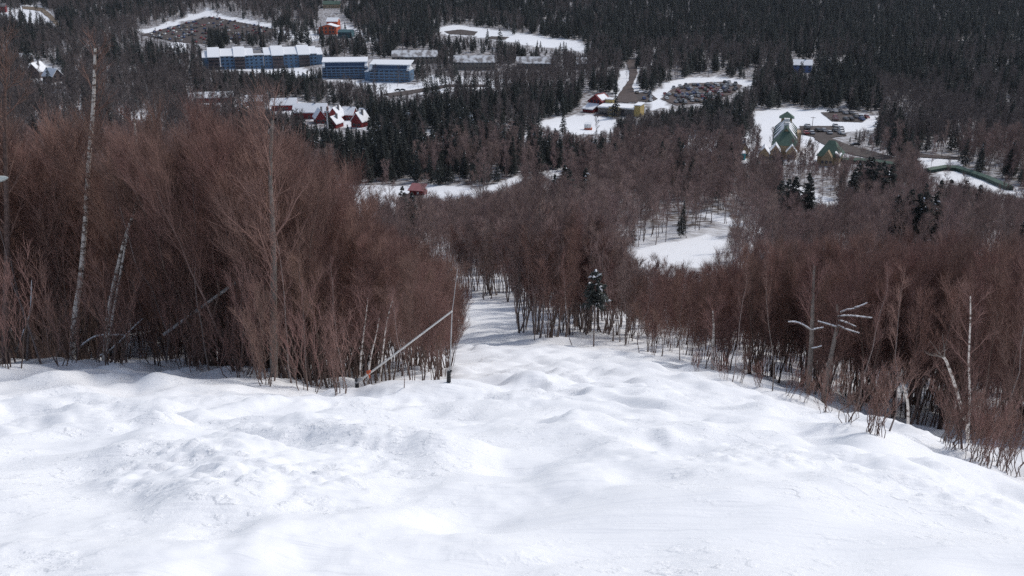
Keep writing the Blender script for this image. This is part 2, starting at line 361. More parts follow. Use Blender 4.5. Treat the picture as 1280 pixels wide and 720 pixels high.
# ------------------------------------------------------------------ mesh builders
def norm(v): return v / (np.linalg.norm(v, axis=-1, keepdims=True) + 1e-9)
def tubes(Pts, Rad, sides=3):
    """Pts (N,k,3), Rad (N,k) -> verts, quads"""
    N, k, _ = Pts.shape
    T = np.empty_like(Pts); T[:, 1:-1] = Pts[:, 2:] - Pts[:, :-2]; T[:, 0] = Pts[:, 1] - Pts[:, 0]; T[:, -1] = Pts[:, -1] - Pts[:, -2]
    T = norm(T)
    ref = np.where(np.abs(T[:, :1, 2:3]) > .9, np.array([1., 0, 0]), np.array([0, 0, 1.]))
    A1 = norm(np.cross(T, np.broadcast_to(ref, T.shape))); A2 = np.cross(T, A1)
    th = np.arange(sides) / sides * 2 * math.pi
    V = Pts[:, :, None] + Rad[:, :, None, None] * (A1[:, :, None] * np.cos(th)[:, None] + A2[:, :, None] * np.sin(th)[:, None])
    idx = np.arange(N * k * sides).reshape(N, k, sides)
    nx = np.roll(idx, -1, 2)
    Fq = np.stack([idx[:, :-1], nx[:, :-1], nx[:, 1:], idx[:, 1:]], -1).reshape(-1, 4)
    return V.reshape(-1, 3), Fq
def joinm(parts):
    V = []; Fq = []; o = 0
    for v, f in parts: V.append(v); Fq.append(f + o); o += len(v)
    return np.concatenate(V), np.concatenate(Fq)
def spawn(r, par, prad, n, f0, f1, spread, up, ln, ratio, k=3, rmin=.004, droop=0.0):
    """n children on every parent polyline"""
    N, kk, _ = par.shape
    f = f0 + (f1 - f0) * (np.arange(n)[None] + r.random((N, n))) / n
    s = f * (kk - 1); i = np.clip(s.astype(int), 0, kk - 2); a = (s - i)[..., None]
    ar = np.arange(N)[:, None]
    p = par[ar, i] * (1 - a) + par[ar, i + 1] * a
    d = norm(par[ar, i + 1] - par[ar, i])
    rad = prad[ar, i] * (1 - a[..., 0]) + prad[ar, i + 1] * a[..., 0]
    rnd = r.normal(size=d.shape); perp = norm(rnd - (rnd * d).sum(-1, keepdims=True) * d)
    sp_ = np.radians(spread) * (0.7 + .6 * r.random((N, n)))[..., None]
    dirv = norm(d * np.cos(sp_) + perp * np.sin(sp_) + np.array([0, 0, up]))
    L = ln(f) * (0.65 + .7 * r.random((N, n)))
    t = np.linspace(0, 1, k)
    pts = p[:, :, None] + dirv[:, :, None] * (L[..., None, None] * t[None, None, :, None])
    pts[..., 2] += L[..., None] * (up * .35 - droop) * t[None, None] ** 2
    wob = r.normal(size=pts.shape) * (.04 * L[..., None, None]) * t[None, None, :, None]
    pts = pts + wob
    rr = np.maximum(rad * ratio, rmin)[..., None] * (1 - .75 * t)[None, None]
    return pts.reshape(N * n, k, 3), rr.reshape(N * n, k)

def bare_tree(seed, h, r0, n1, n2, n3, start, spread=42, len1=.30, rt=.006, lean=0.0, up=.30, stems=1, wob=.012, s1=4, sides=6, r2=.011, rl=.55, rm=.010, sub=37):
    r = np.random.default_rng(seed)
    trunks = []; crowns = []
    for s in range(stems):
        k = 9; z = np.linspace(0, 1, k)
        a = r.random() * 6.28; ln = lean + (r.random() * .10 + (.10 if stems > 1 else 0)) * (1 if stems > 1 else .4)
        hh = h * (1 if s == 0 else .6 + .35 * r.random())
        w = np.cumsum(r.normal(size=(k, 2)) * wob * hh, 0); w[0] = 0
        path = np.stack([w[:, 0] + hh * ln * math.cos(a) * z ** 1.3, w[:, 1] + hh * ln * math.sin(a) * z ** 1.3, hh * z], 1)
        path[0, 2] = -.35
        if s: path[:, :2] += np.array([math.cos(a), math.sin(a)]) * .18
        rad = r0 * (hh / h) * (1 - .88 * z ** .9); rad[0] *= 1.25
        trunks.append(tubes(path[None], rad[None], sides))
        par = path[None]; pr = rad[None]
        m1 = max(4, int(n1 * (hh / h)))
        b1, q1 = spawn(r, par, pr, m1, start, .985, spread, up, lambda f: hh * len1 * (1.06 - f) ** .55 * (.55 + .45 * np.minimum(1, (f - start) / .25 + .3)), rl, s1, rm)
        b2, q2 = spawn(r, b1, q1, n2, .22, 1.0, sub, up, lambda f: hh * len1 * .48 * (1.15 - f) , .6, 3, r2)
        crowns += [tubes(b1, q1, 4), tubes(b2, q2, 3)]
        if n3:
            b3, q3 = spawn(r, b2, q2, n3, .15, 1.0, sub, up * .8, lambda f: hh * len1 * .30 * (1.2 - .7 * f), .6, 2, rt)
            crowns.append(tubes(b3, q3, 3))
    return joinm(trunks), joinm(crowns)

def conifer(seed, h, rb, whorls, per, sprays, fat=.05, snow=0, start=.10, ragged=.25):
    r = np.random.default_rng(seed)
    k = 6; z = np.linspace(0, 1, k); path = np.stack([r.normal(size=k) * .04, r.normal(size=k) * .04, h * z], 1); path[0, 2] = -.3
    tr = tubes(path[None], (h * .011 * (1 - .93 * z))[None], 6)
    nb = whorls * per
    f = start + (1 - start) * ((np.arange(nb) // per) + r.random(nb) * .8) / whorls; f = np.minimum(f, .99)
    az = np.arange(nb) * 2.399 + r.normal(size=nb) * .3
    prof = np.minimum(1, (1 - f) / .80 + .04) * np.minimum(1, .55 + (f - start) * 2.5)
    L = rb * prof * (1 - ragged + 2 * ragged * r.random(nb))
    t = np.linspace(0, 1, 4)
    el = np.where(f > .85, .55, -.05)
    out = np.stack([np.cos(az), np.sin(az), np.zeros(nb)], 1)
    pts = np.stack([np.zeros(nb), np.zeros(nb), h * f], 1)[:, None] + out[:, None] * (L[:, None, None] * t[None, :, None])
    pts[..., 2] += L[:, None] * (el[:, None] * t[None] - .32 * t[None] ** 2 + .16 * t[None] ** 4)
    rad = np.maximum(.018 * L / rb * 2, .008)[:, None] * (1 - .8 * t)[None]
    parts = [tubes(pts, rad, 3)]
    b, q = spawn(r, pts, rad, sprays, .12, 1.0, 48, -.05, lambda ff: np.broadcast_to(L[:, None], ff.shape) * (.52 - .22 * ff) + .12, 1, 3, fat, droop=.22)
    q = np.stack([np.full(len(q), fat * .7), np.full(len(q), fat), np.full(len(q), .006)], 1) * (0.7 + .6 * r.random((len(q), 1)))
    parts.append(tubes(b, q, 3))
    sn = None
    if snow:
        c = pts[r.integers(0, nb, snow), r.integers(1, 4, snow)]
        l = .16 + .22 * r.random((snow, 1))
        d = norm(r.normal(size=(snow, 3)) * np.array([1, 1, .25]))
        sp3 = np.stack([c - d * l, c + np.array([0, 0, .07]), c + d * l], 1)
        sn = tubes(sp3, np.stack([np.full(snow, .02), .10 + .05 * r.random(snow), np.full(snow, .02)], 1), 5)
    return tr, joinm(parts), sn

def src(name, parts, mats):
    """one joined mesh for scattering"""
    V = []; Fq = []; mi = []; o = 0; ms = []
    for (p, m) in zip(parts, mats):
        if p is None: continue
        v, f = p; V.append(v); Fq.append(f + o); mi.append(np.full(len(f), len(ms))); ms.append(m); o += len(v)
    me = mesh_data(name, np.concatenate(V), np.concatenate(Fq), None, ms, mi=np.concatenate(mi))
    return bpy.data.objects.new(name, me)          # never linked: only read by the scatter
def scatter(name, label, pts, rot, scl, idx, sources):
    me = bpy.data.meshes.new(name); me.vertices.add(len(pts)); me.vertices.foreach_set('co', np.asarray(pts, np.float32).reshape(-1))
    a = me.attributes.new('rotation_euler', 'FLOAT_VECTOR', 'POINT'); a.data.foreach_set('vector', np.asarray(rot, np.float32).reshape(-1))
    a = me.attributes.new('tree_scale', 'FLOAT_VECTOR', 'POINT'); a.data.foreach_set('vector', np.asarray(scl, np.float32).reshape(-1))
    a = me.attributes.new('tree_index', 'INT', 'POINT'); a.data.foreach_set('value', np.asarray(idx, np.int32))
    o = link(name, me); tag(o, label, None, None, 'stuff')
    ng = bpy.data.node_groups.new(name, 'GeometryNodeTree')
    ng.interface.new_socket('Geometry', in_out='INPUT', socket_type='NodeSocketGeometry'); ng.interface.new_socket('Geometry', in_out='OUTPUT', socket_type='NodeSocketGeometry')
    gi = ng.nodes.new('NodeGroupInput'); go = ng.nodes.new('NodeGroupOutput')
    iop = ng.nodes.new('GeometryNodeInstanceOnPoints'); jn = ng.nodes.new('GeometryNodeJoinGeometry')
    for s in sources:
        oi = ng.nodes.new('GeometryNodeObjectInfo'); oi.inputs['Object'].default_value = s; oi.inputs['As Instance'].default_value = False
        g2i = ng.nodes.new('GeometryNodeGeometryToInstance'); ng.links.new(oi.outputs['Geometry'], g2i.inputs[0]); ng.links.new(g2i.outputs[0], jn.inputs[0])
    def na(nm, dt):
        x = ng.nodes.new('GeometryNodeInputNamedAttribute'); x.data_type = dt; x.inputs['Name'].default_value = nm; return x.outputs['Attribute']
    iop.inputs['Pick Instance'].default_value = True
    ng.links.new(gi.outputs[0], iop.inputs['Points']); ng.links.new(jn.outputs[0], iop.inputs['Instance'])
    ng.links.new(na('rotation_euler', 'FLOAT_VECTOR'), iop.inputs['Rotation']); ng.links.new(na('tree_scale', 'FLOAT_VECTOR'), iop.inputs['Scale']); ng.links.new(na('tree_index', 'INT'), iop.inputs['Instance Index'])
    ng.links.new(iop.outputs[0], go.inputs[0])
    md = o.modifiers.new('scatter', 'NODES'); md.node_group = ng
    return o

# ------------------------------------------------------------------ tree prototypes (as mesh data)
class Kind: pass
def make_kind(base_h, fn, nvar, mats, names):
    K = Kind(); K.h = base_h; K.var = []
    for i in range(nvar):
        parts = fn(i)
        mesh = [mesh_data(nm, p[0], p[1], None, [m]) if p is not None else None for p, m, nm in zip(parts, mats, names)]
        K.var.append((parts, mesh))
    K.mats = mats; K.names = names; K.src = None
    return K
def sources(K, tagname):
    if K.src is None: K.src = [src(tagname, v[0], K.mats) for v in K.var]
    return K.src
def sapling(i):
    t, c = bare_tree(100 + i, 8.0, .030 + .010 * (i % 3), 24, 7, 6, .24 + .06 * (i % 3), spread=25 + 5 * (i % 2), len1=.30, rt=.0046, up=.34, stems=1 + (i % 4), r2=.007, wob=.011, rl=.38, rm=.007, sub=27)
    return t, c
SAP = make_kind(8.0, sapling, 8, [M['sapling_bark'], M['twig']], ['trunk', 'crown'])
SHRUB = make_kind(3.2, lambda i: bare_tree(150 + i, 3.2, .018, 8, 4, 3, .12, spread=30, len1=.36, rt=.0045, up=.5, stems=8, r2=.006, wob=.035), 4,
                  [M['sapling_bark'], M['twig']], ['stem', 'twigs'])
BARE = make_kind(12.0, lambda i: bare_tree(200 + i, 12.0, .085, 16, 8, 5, .28, spread=42, len1=.26, rt=.013, up=.30, r2=.02), 6,
                 [M['grey_bark'], M['grey_twig']], ['trunk', 'crown'])
SLIM = make_kind(12.0, lambda i: bare_tree(250 + i, 12.0, .060, 14, 6, 4, .50, spread=34, len1=.16, rt=.005, up=.34, r2=.011, rl=.4, wob=.016), 5, [M['grey_bark'], M['twig']], ['trunk', 'crown'])
FAR = make_kind(13.0, lambda i: bare_tree(300 + i, 13.0, .15, 12, 6, 3, .30, spread=42, len1=.25, rt=.034, up=.28, r2=.05, s1=3, sides=4), 5,
                [M['grey_bark'], M['valley_twig']], ['trunk', 'crown'])
CON = make_kind(13.0, lambda i: conifer(400 + i, 13.0, 2.5, 22, 7, 9, fat=.075, snow=(14, 0, 5, 0)[i % 4]), 5, [M['conifer_bark'], M['needles'], M['snow']], ['trunk', 'crown', 'snow_tuft'])
CFAR = make_kind(14.0, lambda i: conifer(500 + i, 14.0, 2.6, 15, 6, 4, fat=.20, snow=(3, 0, 0)[i % 3], ragged=.35), 5, [M['conifer_bark'], M['needles'], M['snow']], ['trunk', 'crown', 'snow_tuft'])

# ------------------------------------------------------------------ where trees may stand
def poly_mask(polys, w=1280, h=720, s=2):
    yy, xx = np.mgrid[0:h // s, 0:w // s]; xx = xx * s + s / 2; yy = yy * s + s / 2
    m = np.zeros(xx.shape, bool)
    for p in polys: m |= inpoly(xx, yy, p)
    return m
KEEP = list(CLEAR.values()) + list(LOTS.values()) + list(ROADS.values())
WEAK = {'meadow', 'slope', 'drive', 'cottages', 'yard', 'gap', 'houses', 'patch', 'patch_b', 'yard_spot', 'road_side', 'cut_foot', 'hotel_yard'}
BUILD = [[(256, 56), (404, 60), (404, 84), (256, 84)], [(404, 72), (465, 72), (520, 80), (520, 106), (404, 99)], [(396, 13), (422, 13), (445, 32), (440, 46), (398, 38)],
         [(725, 114), (752, 116), (810, 123), (808, 146), (728, 142)], [(952, 146), (1004, 150), (1004, 194), (952, 194)], [(1020, 182), (1052, 186), (1052, 206), (1020, 204)],
         [(375, 128), (400, 132), (460, 146), (460, 160), (380, 152)], [(345, 124), (372, 130), (372, 138), (345, 136)], [(990, 74), (1016, 76), (1016, 88), (990, 87)], [(505, 226), (536, 226), (536, 250), (505, 250)],
         [(1060, 195), (1122, 202), (1122, 207), (1060, 200)], [(1150, 206), (1180, 205), (1270, 236), (1160, 218)], [(40, 76), (76, 84), (76, 100), (40, 96)],
         [(492, 64), (546, 66), (546, 75), (492, 74)], [(568, 68), (620, 70), (620, 84), (568, 83)], [(645, 73), (690, 75), (690, 83), (645, 82)], [(406, 1), (426, 2), (426, 9), (406, 8)]]
CLUMPS = {'dark clump above the snowy-limbed trees': [(1106, 298, 17), (1112, 299, 24), (1119, 300, 21), (1127, 301, 27), (1134, 300, 23), (1141, 301, 25), (1149, 300, 21), (1157, 298, 18), (1163, 299, 13)],
 'dark clump below the lane': [(968, 279, 16), (975, 282, 22), (983, 283, 25), (991, 282, 22), (998, 280, 18), (1003, 266, 14)],
 'loose clump left of the covered walkway': [(1066, 238, 18), (1073, 240, 24), (1081, 243, 26), (1090, 247, 24), (1098, 249, 20), (1105, 243, 18), (1060, 246, 15)],
 'sparse row below the snow bank': [(1166, 266, 20), (1174, 268, 24), (1183, 266, 18), (1198, 262, 16), (1215, 268, 18), (1186, 287, 16)],
 'trees standing alone near the snow knoll': [(790, 306, 34), (851, 297, 44)],
 'small snow-tufted ones over the right saplings': [(1205, 338, 14), (1244, 340, 18), (1135, 332, 13), (1268, 312, 22), (1254, 310, 18)],
 'loose dark ones right of the clearing': [(705, 252, 26), (716, 254, 22), (728, 250, 20), (690, 256, 18), (505, 277, 24), (517, 280, 20)]}
SOFT = [[(x - h * .28, y - h), (x + h * .28, y - h), (x + h * .3, y - 2), (x - h * .3, y - 2)] for c in CLUMPS.values() for x, y, h in c]
strong = poly_mask([p for k, p in CLEAR.items() if k not in WEAK] + list(ROADS.values()) + list(LOTS.values()) + BUILD)
for x0, x1, y0, y1 in ((258, 282, 32, 64), (310, 350, 40, 60), (275, 300, 40, 60), (960, 1004, 191, 206), (640, 652, 50, 60), (600, 626, 52, 60), (668, 676, 50, 60), (880, 905, 120, 130)):
    strong[y0 // 2:y1 // 2, x0 // 2:x1 // 2] = False
weak = poly_mask([p for k, p in CLEAR.items() if k in WEAK] + SOFT)
runm = poly_mask([RUN])
def lookup(m, px, py, out=False):
    i = (py / 2).astype(int); j = (px / 2).astype(int)
    ok = (i >= 0) & (j >= 0) & (i < m.shape[0]) & (j < m.shape[1])
    return np.where(ok, m[np.clip(i, 0, m.shape[0] - 1), np.clip(j, 0, m.shape[1] - 1)], out)

def sample(Y0, Y1, per_m2, umax=.80):
    area = umax * (Y1 ** 2 - Y0 ** 2); nn = int(area * per_m2)
    Y = np.sqrt(Y0 ** 2 + (Y1 ** 2 - Y0 ** 2) * rng.random(nn)); u = (rng.random(nn) * 2 - 1) * umax
    X = u * Y; Z = ground(X, Y); return X, Y, Z
def settle(X, Y, Z, H, wk=.45, minscale=.30):
    """heights reduced (or the tree refused) where the crown would stand in front of what the place keeps open"""
    a, b, d = pix(X, Y, Z); H = H.copy(); keep = np.ones(len(X), bool)
    ja = a + 5 * vn(a * .12, b * .12, 80); jb = b + 2.5 * vn(a * .14, b * .14, 81)
    keep &= ~lookup(strong, ja, jb) & ~(lookup(weak, a, b) & (rng.random(len(X)) < wk))
    keep &= ~(inpoly(a, b, RUN) & (Y < 135))
    lucky = rng.random(len(X))
    H0 = H.copy()
    for trial in range(6):
        bad = np.zeros(len(X), bool)
        for f in (.25, .5, .75, .97):
            aa, bb, _ = pix(X, Y, Z + H * f)
            wdt = H * .10 * F / d
            for o in (-1, 0, 1):
                bad |= lookup(strong, aa + o * wdt + (ja - a), bb + (jb - b)) & (lucky < .975)
                bad |= lookup(weak, aa + o * wdt, bb) & (lucky < wk)
        bad &= keep
        if not bad.any(): break
        H = np.where(bad, H * .78, H)
    keep &= ~bad & (H > H0 * minscale)
    return keep, H
def conifer_share(px, py):
    """share of conifers by where the photograph shows dark evergreen stands"""
    s = np.full(len(px), .10)
    s = np.where(py < 235, .30, s)
    s = np.where((py < 232) & (px > 380) & (px < 780), .74, s)
    s = np.where((py < 170) & (px > 820), .62, s)
    s = np.where((py < 120), .55, s)
    s = np.where((py < 78) & (px > 440), .80, s); s = np.where((py < 120) & (px > 1000), .85, s); s = np.where((py < 62) & (px > 760), .95, s)
    s = np.where((py < 120) & (px < 250), .40, s)
    s = np.where(inpoly(px, py, [(1085, 105), (1230, 150), (1230, 185), (1120, 160)]), .05, s)
    s = np.where(inpoly(px, py, [(590, 80), (760, 90), (720, 120), (590, 100)]), .15, s)
    s = np.where(py > 262, .03, s); s = np.where(py > 312, .0, s); s = np.where((py > 255) & (px > 755) & (px < 935), 0.0, s)
    for cx, cy_, rx, ry, v in ((266, 62, 24, 20, 1), (300, 68, 30, 10, .9), (870, 142, 40, 8, .95), (980, 207, 30, 9, .9), (330, 100, 70, 14, .75), (1128, 310, 48, 13, .95), (985, 290, 26, 13, .8), (1185, 280, 44, 12, .5), (1090, 250, 46, 22, .45), (1010, 245, 60, 14, .3), (1200, 318, 90, 12, .12), (1250, 238, 40, 20, .5), (580, 300, 30, 14, .3), (730, 240, 60, 12, .25), (1240, 300, 40, 14, .3)):
        s = np.where(((px - cx) / rx) ** 2 + ((py - cy_) / ry) ** 2 < 1, v, s)
    return s

# --- near saplings ---------------------------------------------------------
def topline(px): return np.interp(px, [-200, 0, 60, 130, 230, 300, 350, 395, 408, 424, 450, 500, 545, 580], [46, 74, 92, 106, 134, 164, 194, 218, 236, 284, 294, 308, 332, 370])
X, Y, Z = [np.concatenate(z) for z in zip(sample(15, 132, 1 / 2.9, .78), sample(18, 46, 1 / 1.5, .7))]
rightline = lambda px: np.interp(px, [575, 640, 700, 760, 800, 900, 950, 1100, 1280], [236, 242, 280, 312, 352, 356, 338, 330, 335])
a, b, d = pix(X, Y, Z)
H = 6.5 + 3.5 * rng.random(len(X))
left = (a < 575)
front = left & (Y < 48)
H = np.where(front, np.minimum(H * 1.1, 8.2 + 1.2 * rng.random(len(H))), np.where(left, H * 1.3, H))
Hmax = (b - (topline(a) + rng.normal(size=len(a)) * 9 + 8)) * d / F / 1.02
H = np.where(left, np.minimum(H, np.maximum(Hmax, 1.5)), H)
Hr = (b - (rightline(a) - np.where(Y > 60, 0, -4) + rng.normal(size=len(a)) * 16)) * d / F
H = np.where(~left, np.minimum(H, np.maximum(Hr, 1.8)), H)
keep, H = settle(X, Y, Z, H, wk=.93)
keep &= ~(inpoly(a, b, RUN)) & (Y > 16) & (H > 1.4)
keep &= ~((a > 575) & (a < 1000) & (Y < 40)) & ~((a > 1075) & (Y < 26.5) & ~((a > 1225) & (Y > 18.5) & (Y < 21.5) & (rng.random(len(a)) < .35)))
keep &= ~((a < 565) & (Y < 24))
for bx0, bx1, by0, by1, Yb, pr in ((74, 128, 60, 460, 32.6, 1.0), (118, 184, 150, 460, 32.2, 1.0), (985, 1092, 375, 440, 33.6, 1.0), (330, 350, 200, 480, 25.6, 1.0), (446, 566, 350, 480, 23.6, .9), (880, 902, 395, 475, 40, .9), (1176, 1222, 380, 560, 25, .97), (730, 758, 325, 440, 64, 1.0), (0, 16, 200, 460, 31, .8)):
    xx0, yy0, dd0 = pix(X, Y, Z + H)
    hitb = (np.abs(a - (bx0 + bx1) / 2) < (bx1 - bx0) / 2 + .19 * H * F / d) & (yy0 < by1) & (b > by0) & (Y < Yb)
    keep &= ~(hitb & (rng.random(len(a)) < pr))
thin = (Y > 55) & (rng.random(len(X)) < np.where(left, .15, np.where(Y > 85, .45, 0))); keep &= ~thin; keep &= ~((a > 830) & (rng.random(len(X)) < .25))
grown = keep & (a > 570) & (Y > 58) & (a < 830); 
pick = grown & (rng.random(len(X)) < .9); grownT = (X[pick], Y[pick], Z[pick], H[pick] * 1.12)
keep &= ~(grown & (rng.random(len(X)) < .45))
sapX, sapY, sapZ, sapH = X[keep], Y[keep], Z[keep], H[keep]
# --- mid hillside ----------------------------------------------------------
X, Y, Z = sample(132, 400, 1 / 13.0)
H = 9 + 6 * rng.random(len(X)); keep, H = settle(X, Y, Z, H)
midX, midY, midZ, midH = X[keep], Y[keep], Z[keep], H[keep]
X, Y, Z = sample(400, 720, 1 / 24.0)
H = 10 + 6 * rng.random(len(X)); keep, H = settle(X, Y, Z, H)
f1 = (X[keep], Y[keep], Z[keep], H[keep])
X, Y, Z = sample(720, 1560, 1 / 52.0, .76)
H = 12 + 7 * rng.random(len(X)); keep, H = settle(X, Y, Z, H)
f2 = (X[keep], Y[keep], Z[keep], H[keep])
aX, aY, aZ, aH = [np.concatenate(z) for z in zip((midX, midY, midZ, midH), f1, f2, grownT)]
a, b, d = pix(aX, aY, aZ)
clump = .28 * vn(aX * .012, aY * .012, 70) + .22 * vn(aX * .035, aY * .035, 71)
share = conifer_share(a, b); share[-len(grownT[0]):] = 0
iscon = rng.random(len(aX)) < np.clip(share + np.where((share > .06) & (share < .9), clump * 1.5, 0), 0, 1)
aH = np.where(iscon, aH * (.55 + .55 * rng.random(len(aH))), aH); pxh = aH * F / d
vis = (a > -10) & (a < 1290) & (b > -5)
def choose(sel, nmax=300):
    i = np.where(sel & vis)[0]; return i[np.argsort(-pxh[i])][:nmax]
near_bare = choose(~iscon & (aY < 400)); near_con = choose(iscon, 255)
TREES = dict(bare=near_bare, con=near_con)

def put_tree(K, var, name, label, cat, group, x, y, z, h, rz, tilt=(0, 0), wide=1.0):
    o = bpy.data.objects.new(name, None); COL.objects.link(o); o.empty_display_size = .2
    s = h / K.h; o.location = (x, y, z - .05); o.rotation_euler = (tilt[0], tilt[1], rz); o.scale = (s * wide, s * wide, s)
    for me, nm in zip(K.var[var][1], K.names):
        if me is None: continue
        c = bpy.data.objects.new(nm, me); COL.objects.link(c); c.parent = o
    tag(o, label, cat, group); return o
def rots(n_, tilt=.05): return np.stack([rng.normal(size=n_) * tilt, rng.normal(size=n_) * tilt, rng.random(n_) * 6.283], 1)

# saplings: 300 individuals, the rest one thicket
sa, sb, sd_ = pix(sapX, sapY, sapZ)
sh = sapH * F / sd_ * np.where((sa > -40) & (sa < 1320), 1, 0)
front_rank = sh + np.where(sapY < 60, 60, 0)
order = np.argsort(-front_rank); ind = order[:290]; rest = order[290:]
lt = lambda x: rng.normal() * .05 + x
for i in ind:
    L_ = sa[i] < 575
    if L_:
        if sa[i] < 250: lab, g = 'tall reddish-brown bare sapling in the thicket left of the ski run, around the white birches', 'saplings around the birches'
        elif sa[i] < 420: lab, g = 'reddish-brown bare sapling in the thicket left of the run, around the thick grey trunk', 'saplings around the grey trunk'
        else: lab, g = 'short reddish bare sapling at the thicket end beside the leaning white pole', 'saplings beside the leaning pole'
    else:
        if sa[i] > 1085: lab, g = 'dark reddish bare sapling behind the snow hump at the right edge of run', 'saplings behind the snow hump'
        elif sa[i] > 900: lab, g = 'bare brown sapling below the snow-laden limbs along the right side of run', 'saplings below the snowy limbs'
        else: lab, g = 'thin bare brown sapling lining the right side of the run near the ragged pine', 'saplings near the ragged pine'
    put_tree(SAP, int(rng.integers(0, 8)), 'bare_sapling', lab, 'sapling', g, sapX[i], sapY[i], sapZ[i], sapH[i], rng.random() * 6.28, (lt(0), lt(.10 if L_ else 0)), wide=1.15 if sapH[i] > 5 else 1.5)
rr = rots(len(rest), .05); rr[:, 1] += np.where(sa[rest] < 575, .10, 0)
sc = (sapH[rest] / SAP.h); 
scatter('sapling_thicket', 'dense reddish-brown thicket of bare saplings behind the front rows', np.stack([sapX[rest], sapY[rest], sapZ[rest]], 1), rr, np.stack([sc * 1.2, sc * 1.2, sc], 1), rng.integers(0, 8, len(rest)), sources(SAP, 'sapling_source'))

# mid and far trees
def zone(px, py):
    if py > 320 and px < 700: return 'bare grey-brown tree in the stand beyond the bend of run', 'trees beyond the bend of the run'
    if px > 760 and px < 1000 and py > 280: return 'bare grey-brown tree beside the bright open snow knoll', 'trees beside the snow knoll'
    if px < 575: return 'bare grey-brown tree on the slope beyond the left thicket', 'trees beyond the left thicket'
    if px < 800: return 'bare grey-brown tree on the mid slope between run bend and snow knoll', 'trees between bend and knoll'
    return 'bare brown tree on the slope above the right-hand saplings', 'trees above the right-hand saplings'
for i in near_bare:
    lab, g = zone(a[i], b[i])
    put_tree(BARE, int(rng.integers(0, 6)), 'bare_tree', lab, 'bare tree', g, aX[i], aY[i], aZ[i], aH[i], rng.random() * 6.28, (rng.normal() * .04, rng.normal() * .04))
def czone(px, py):
    if py > 255: return 'dark evergreen standing among bare trees on the middle slope', 'evergreens among the bare trees'
    if px < 800: return 'dark evergreen in the stand behind the snow-covered clearing', 'evergreens behind the clearing'
    return 'dark evergreen among bare trees below the green roofed hotel', 'evergreens below the hotel'
for i in near_con:
    lab, g = czone(a[i], b[i])
    put_tree(CON, int(rng.integers(0, 5)), 'evergreen_tree', lab, 'evergreen', g, aX[i], aY[i], aZ[i], aH[i], rng.random() * 6.28, (rng.normal() * .02, rng.normal() * .02), wide=.85 + .4 * rng.random())
for cn, lst in CLUMPS.items():
    for k, (px, py, hp) in enumerate(lst):
        if 'alone' not in cn: py, hp = py + 38, hp + (70 if 'snowy-limbed' in cn or 'lane' in cn else 54)
        p = hit(px, py); hh = hp * pix(p.x, p.y, p.z)[2] / F
        put_tree(CON, (0 if 'tufted' in cn else int(rng.integers(0, 5))), 'evergreen_tree', 'young evergreen in the ' + cn if 'clump' in cn or 'row' in cn else 'young evergreen, one of the ' + cn, 'evergreen', 'young evergreens, ' + cn, p.x, p.y, p.z, hh * 1.08, rng.random() * 6.28, (rng.normal() * .03, rng.normal() * .03), wide=(.7 if 'alone' in cn else 1.0) + .3 * rng.random())
used = np.zeros(len(aX), bool); used[near_bare] = True; used[near_con] = True
def far_scatter(name, label, sel, K, srcname, nv, wide=1.0):
    i = np.where(sel & ~used)[0]
    s_ = aH[i] / K.h; w_ = s_ * wide * (.85 + .4 * rng.random(len(i)))
    return scatter(name, label, np.stack([aX[i], aY[i], aZ[i]], 1), rots(len(i), .03), np.stack([w_, w_, s_], 1), rng.integers(0, nv, len(i)), sources(K, srcname))
far_scatter('bare_forest', 'grey-brown leafless forest covering the lower mountainside', ~iscon & (aY < 400), BARE, 'bare_tree_source', 6, 1.05)
far_scatter('valley_forest', 'grey leafless forest between the buildings in the valley', ~iscon & (aY >= 400), FAR, 'valley_tree_source', 5, 1.1)
far_scatter('evergreen_forest', 'dark evergreen forest filling the valley and the far mountainside', iscon, CFAR, 'evergreen_source', 5, 1.05)
print('counts', len(sapX), len(midX), len(f1[0]), len(f2[0]), iscon.sum())

# shrubs fringing the run
edge_pts = [(12, 459), (45, 457), (80, 456), (112, 456), (140, 455), (168, 456), (196, 457), (222, 459), (246, 463), (270, 467), (296, 472), (318, 478), (338, 482), (362, 485), (384, 488), (404, 488), (424, 491),
            (442, 492), (468, 489), (486, 490), (505, 489), (524, 487), (538, 483), (548, 474), (553, 462), (30, 452), (95, 450), (155, 450), (210, 452), (262, 460), (310, 470), (372, 480), (415, 484), (458, 486), (512, 484), (60, 455), (128, 453), (182, 452), (235, 458), (285, 468), (330, 474), (350, 480), (395, 484), (436, 486), (478, 486), (496, 486), (530, 480)]
edge_r = [(1098, 545), (1190, 560), (1214, 576), (1236, 584), (1258, 590), (1274, 596), (1226, 578), (1180, 552), (1088, 540), (1060, 528), (1030, 515), (1005, 503), (950, 484), (905, 474), (870, 464), (985, 494), (925, 478), (1246, 580), (1200, 562)]
for k, (px, py) in enumerate(edge_pts[::2] + edge_r):
    p = hit(px, py)
    if p.y > 60 or (436 < px < 556 and k % 4): continue
    L_ = px < 575
    hmax = (py - (topline(px) if L_ else 430)) * p.y / F
    h = min(rng.uniform(2.0, 4.2) if L_ else rng.uniform(1.0, 2.4), max(hmax, 1.0))
    lab, g = (('thin leafless shrub with many stems at the foot of left thicket', 'shrubs at the foot of the left thicket') if L_ else ('low leafless shrub at the snowy right edge of the run', 'shrubs at the right edge of the run'))
    put_tree(SHRUB, k % 4, 'bare_shrub', lab, 'shrub', g, p.x, p.y, float(ground(p.x, p.y)), h, rng.random() * 6.28, (rng.normal() * .1, rng.normal() * .1 + (.15 if L_ else -.1)), wide=1.1)

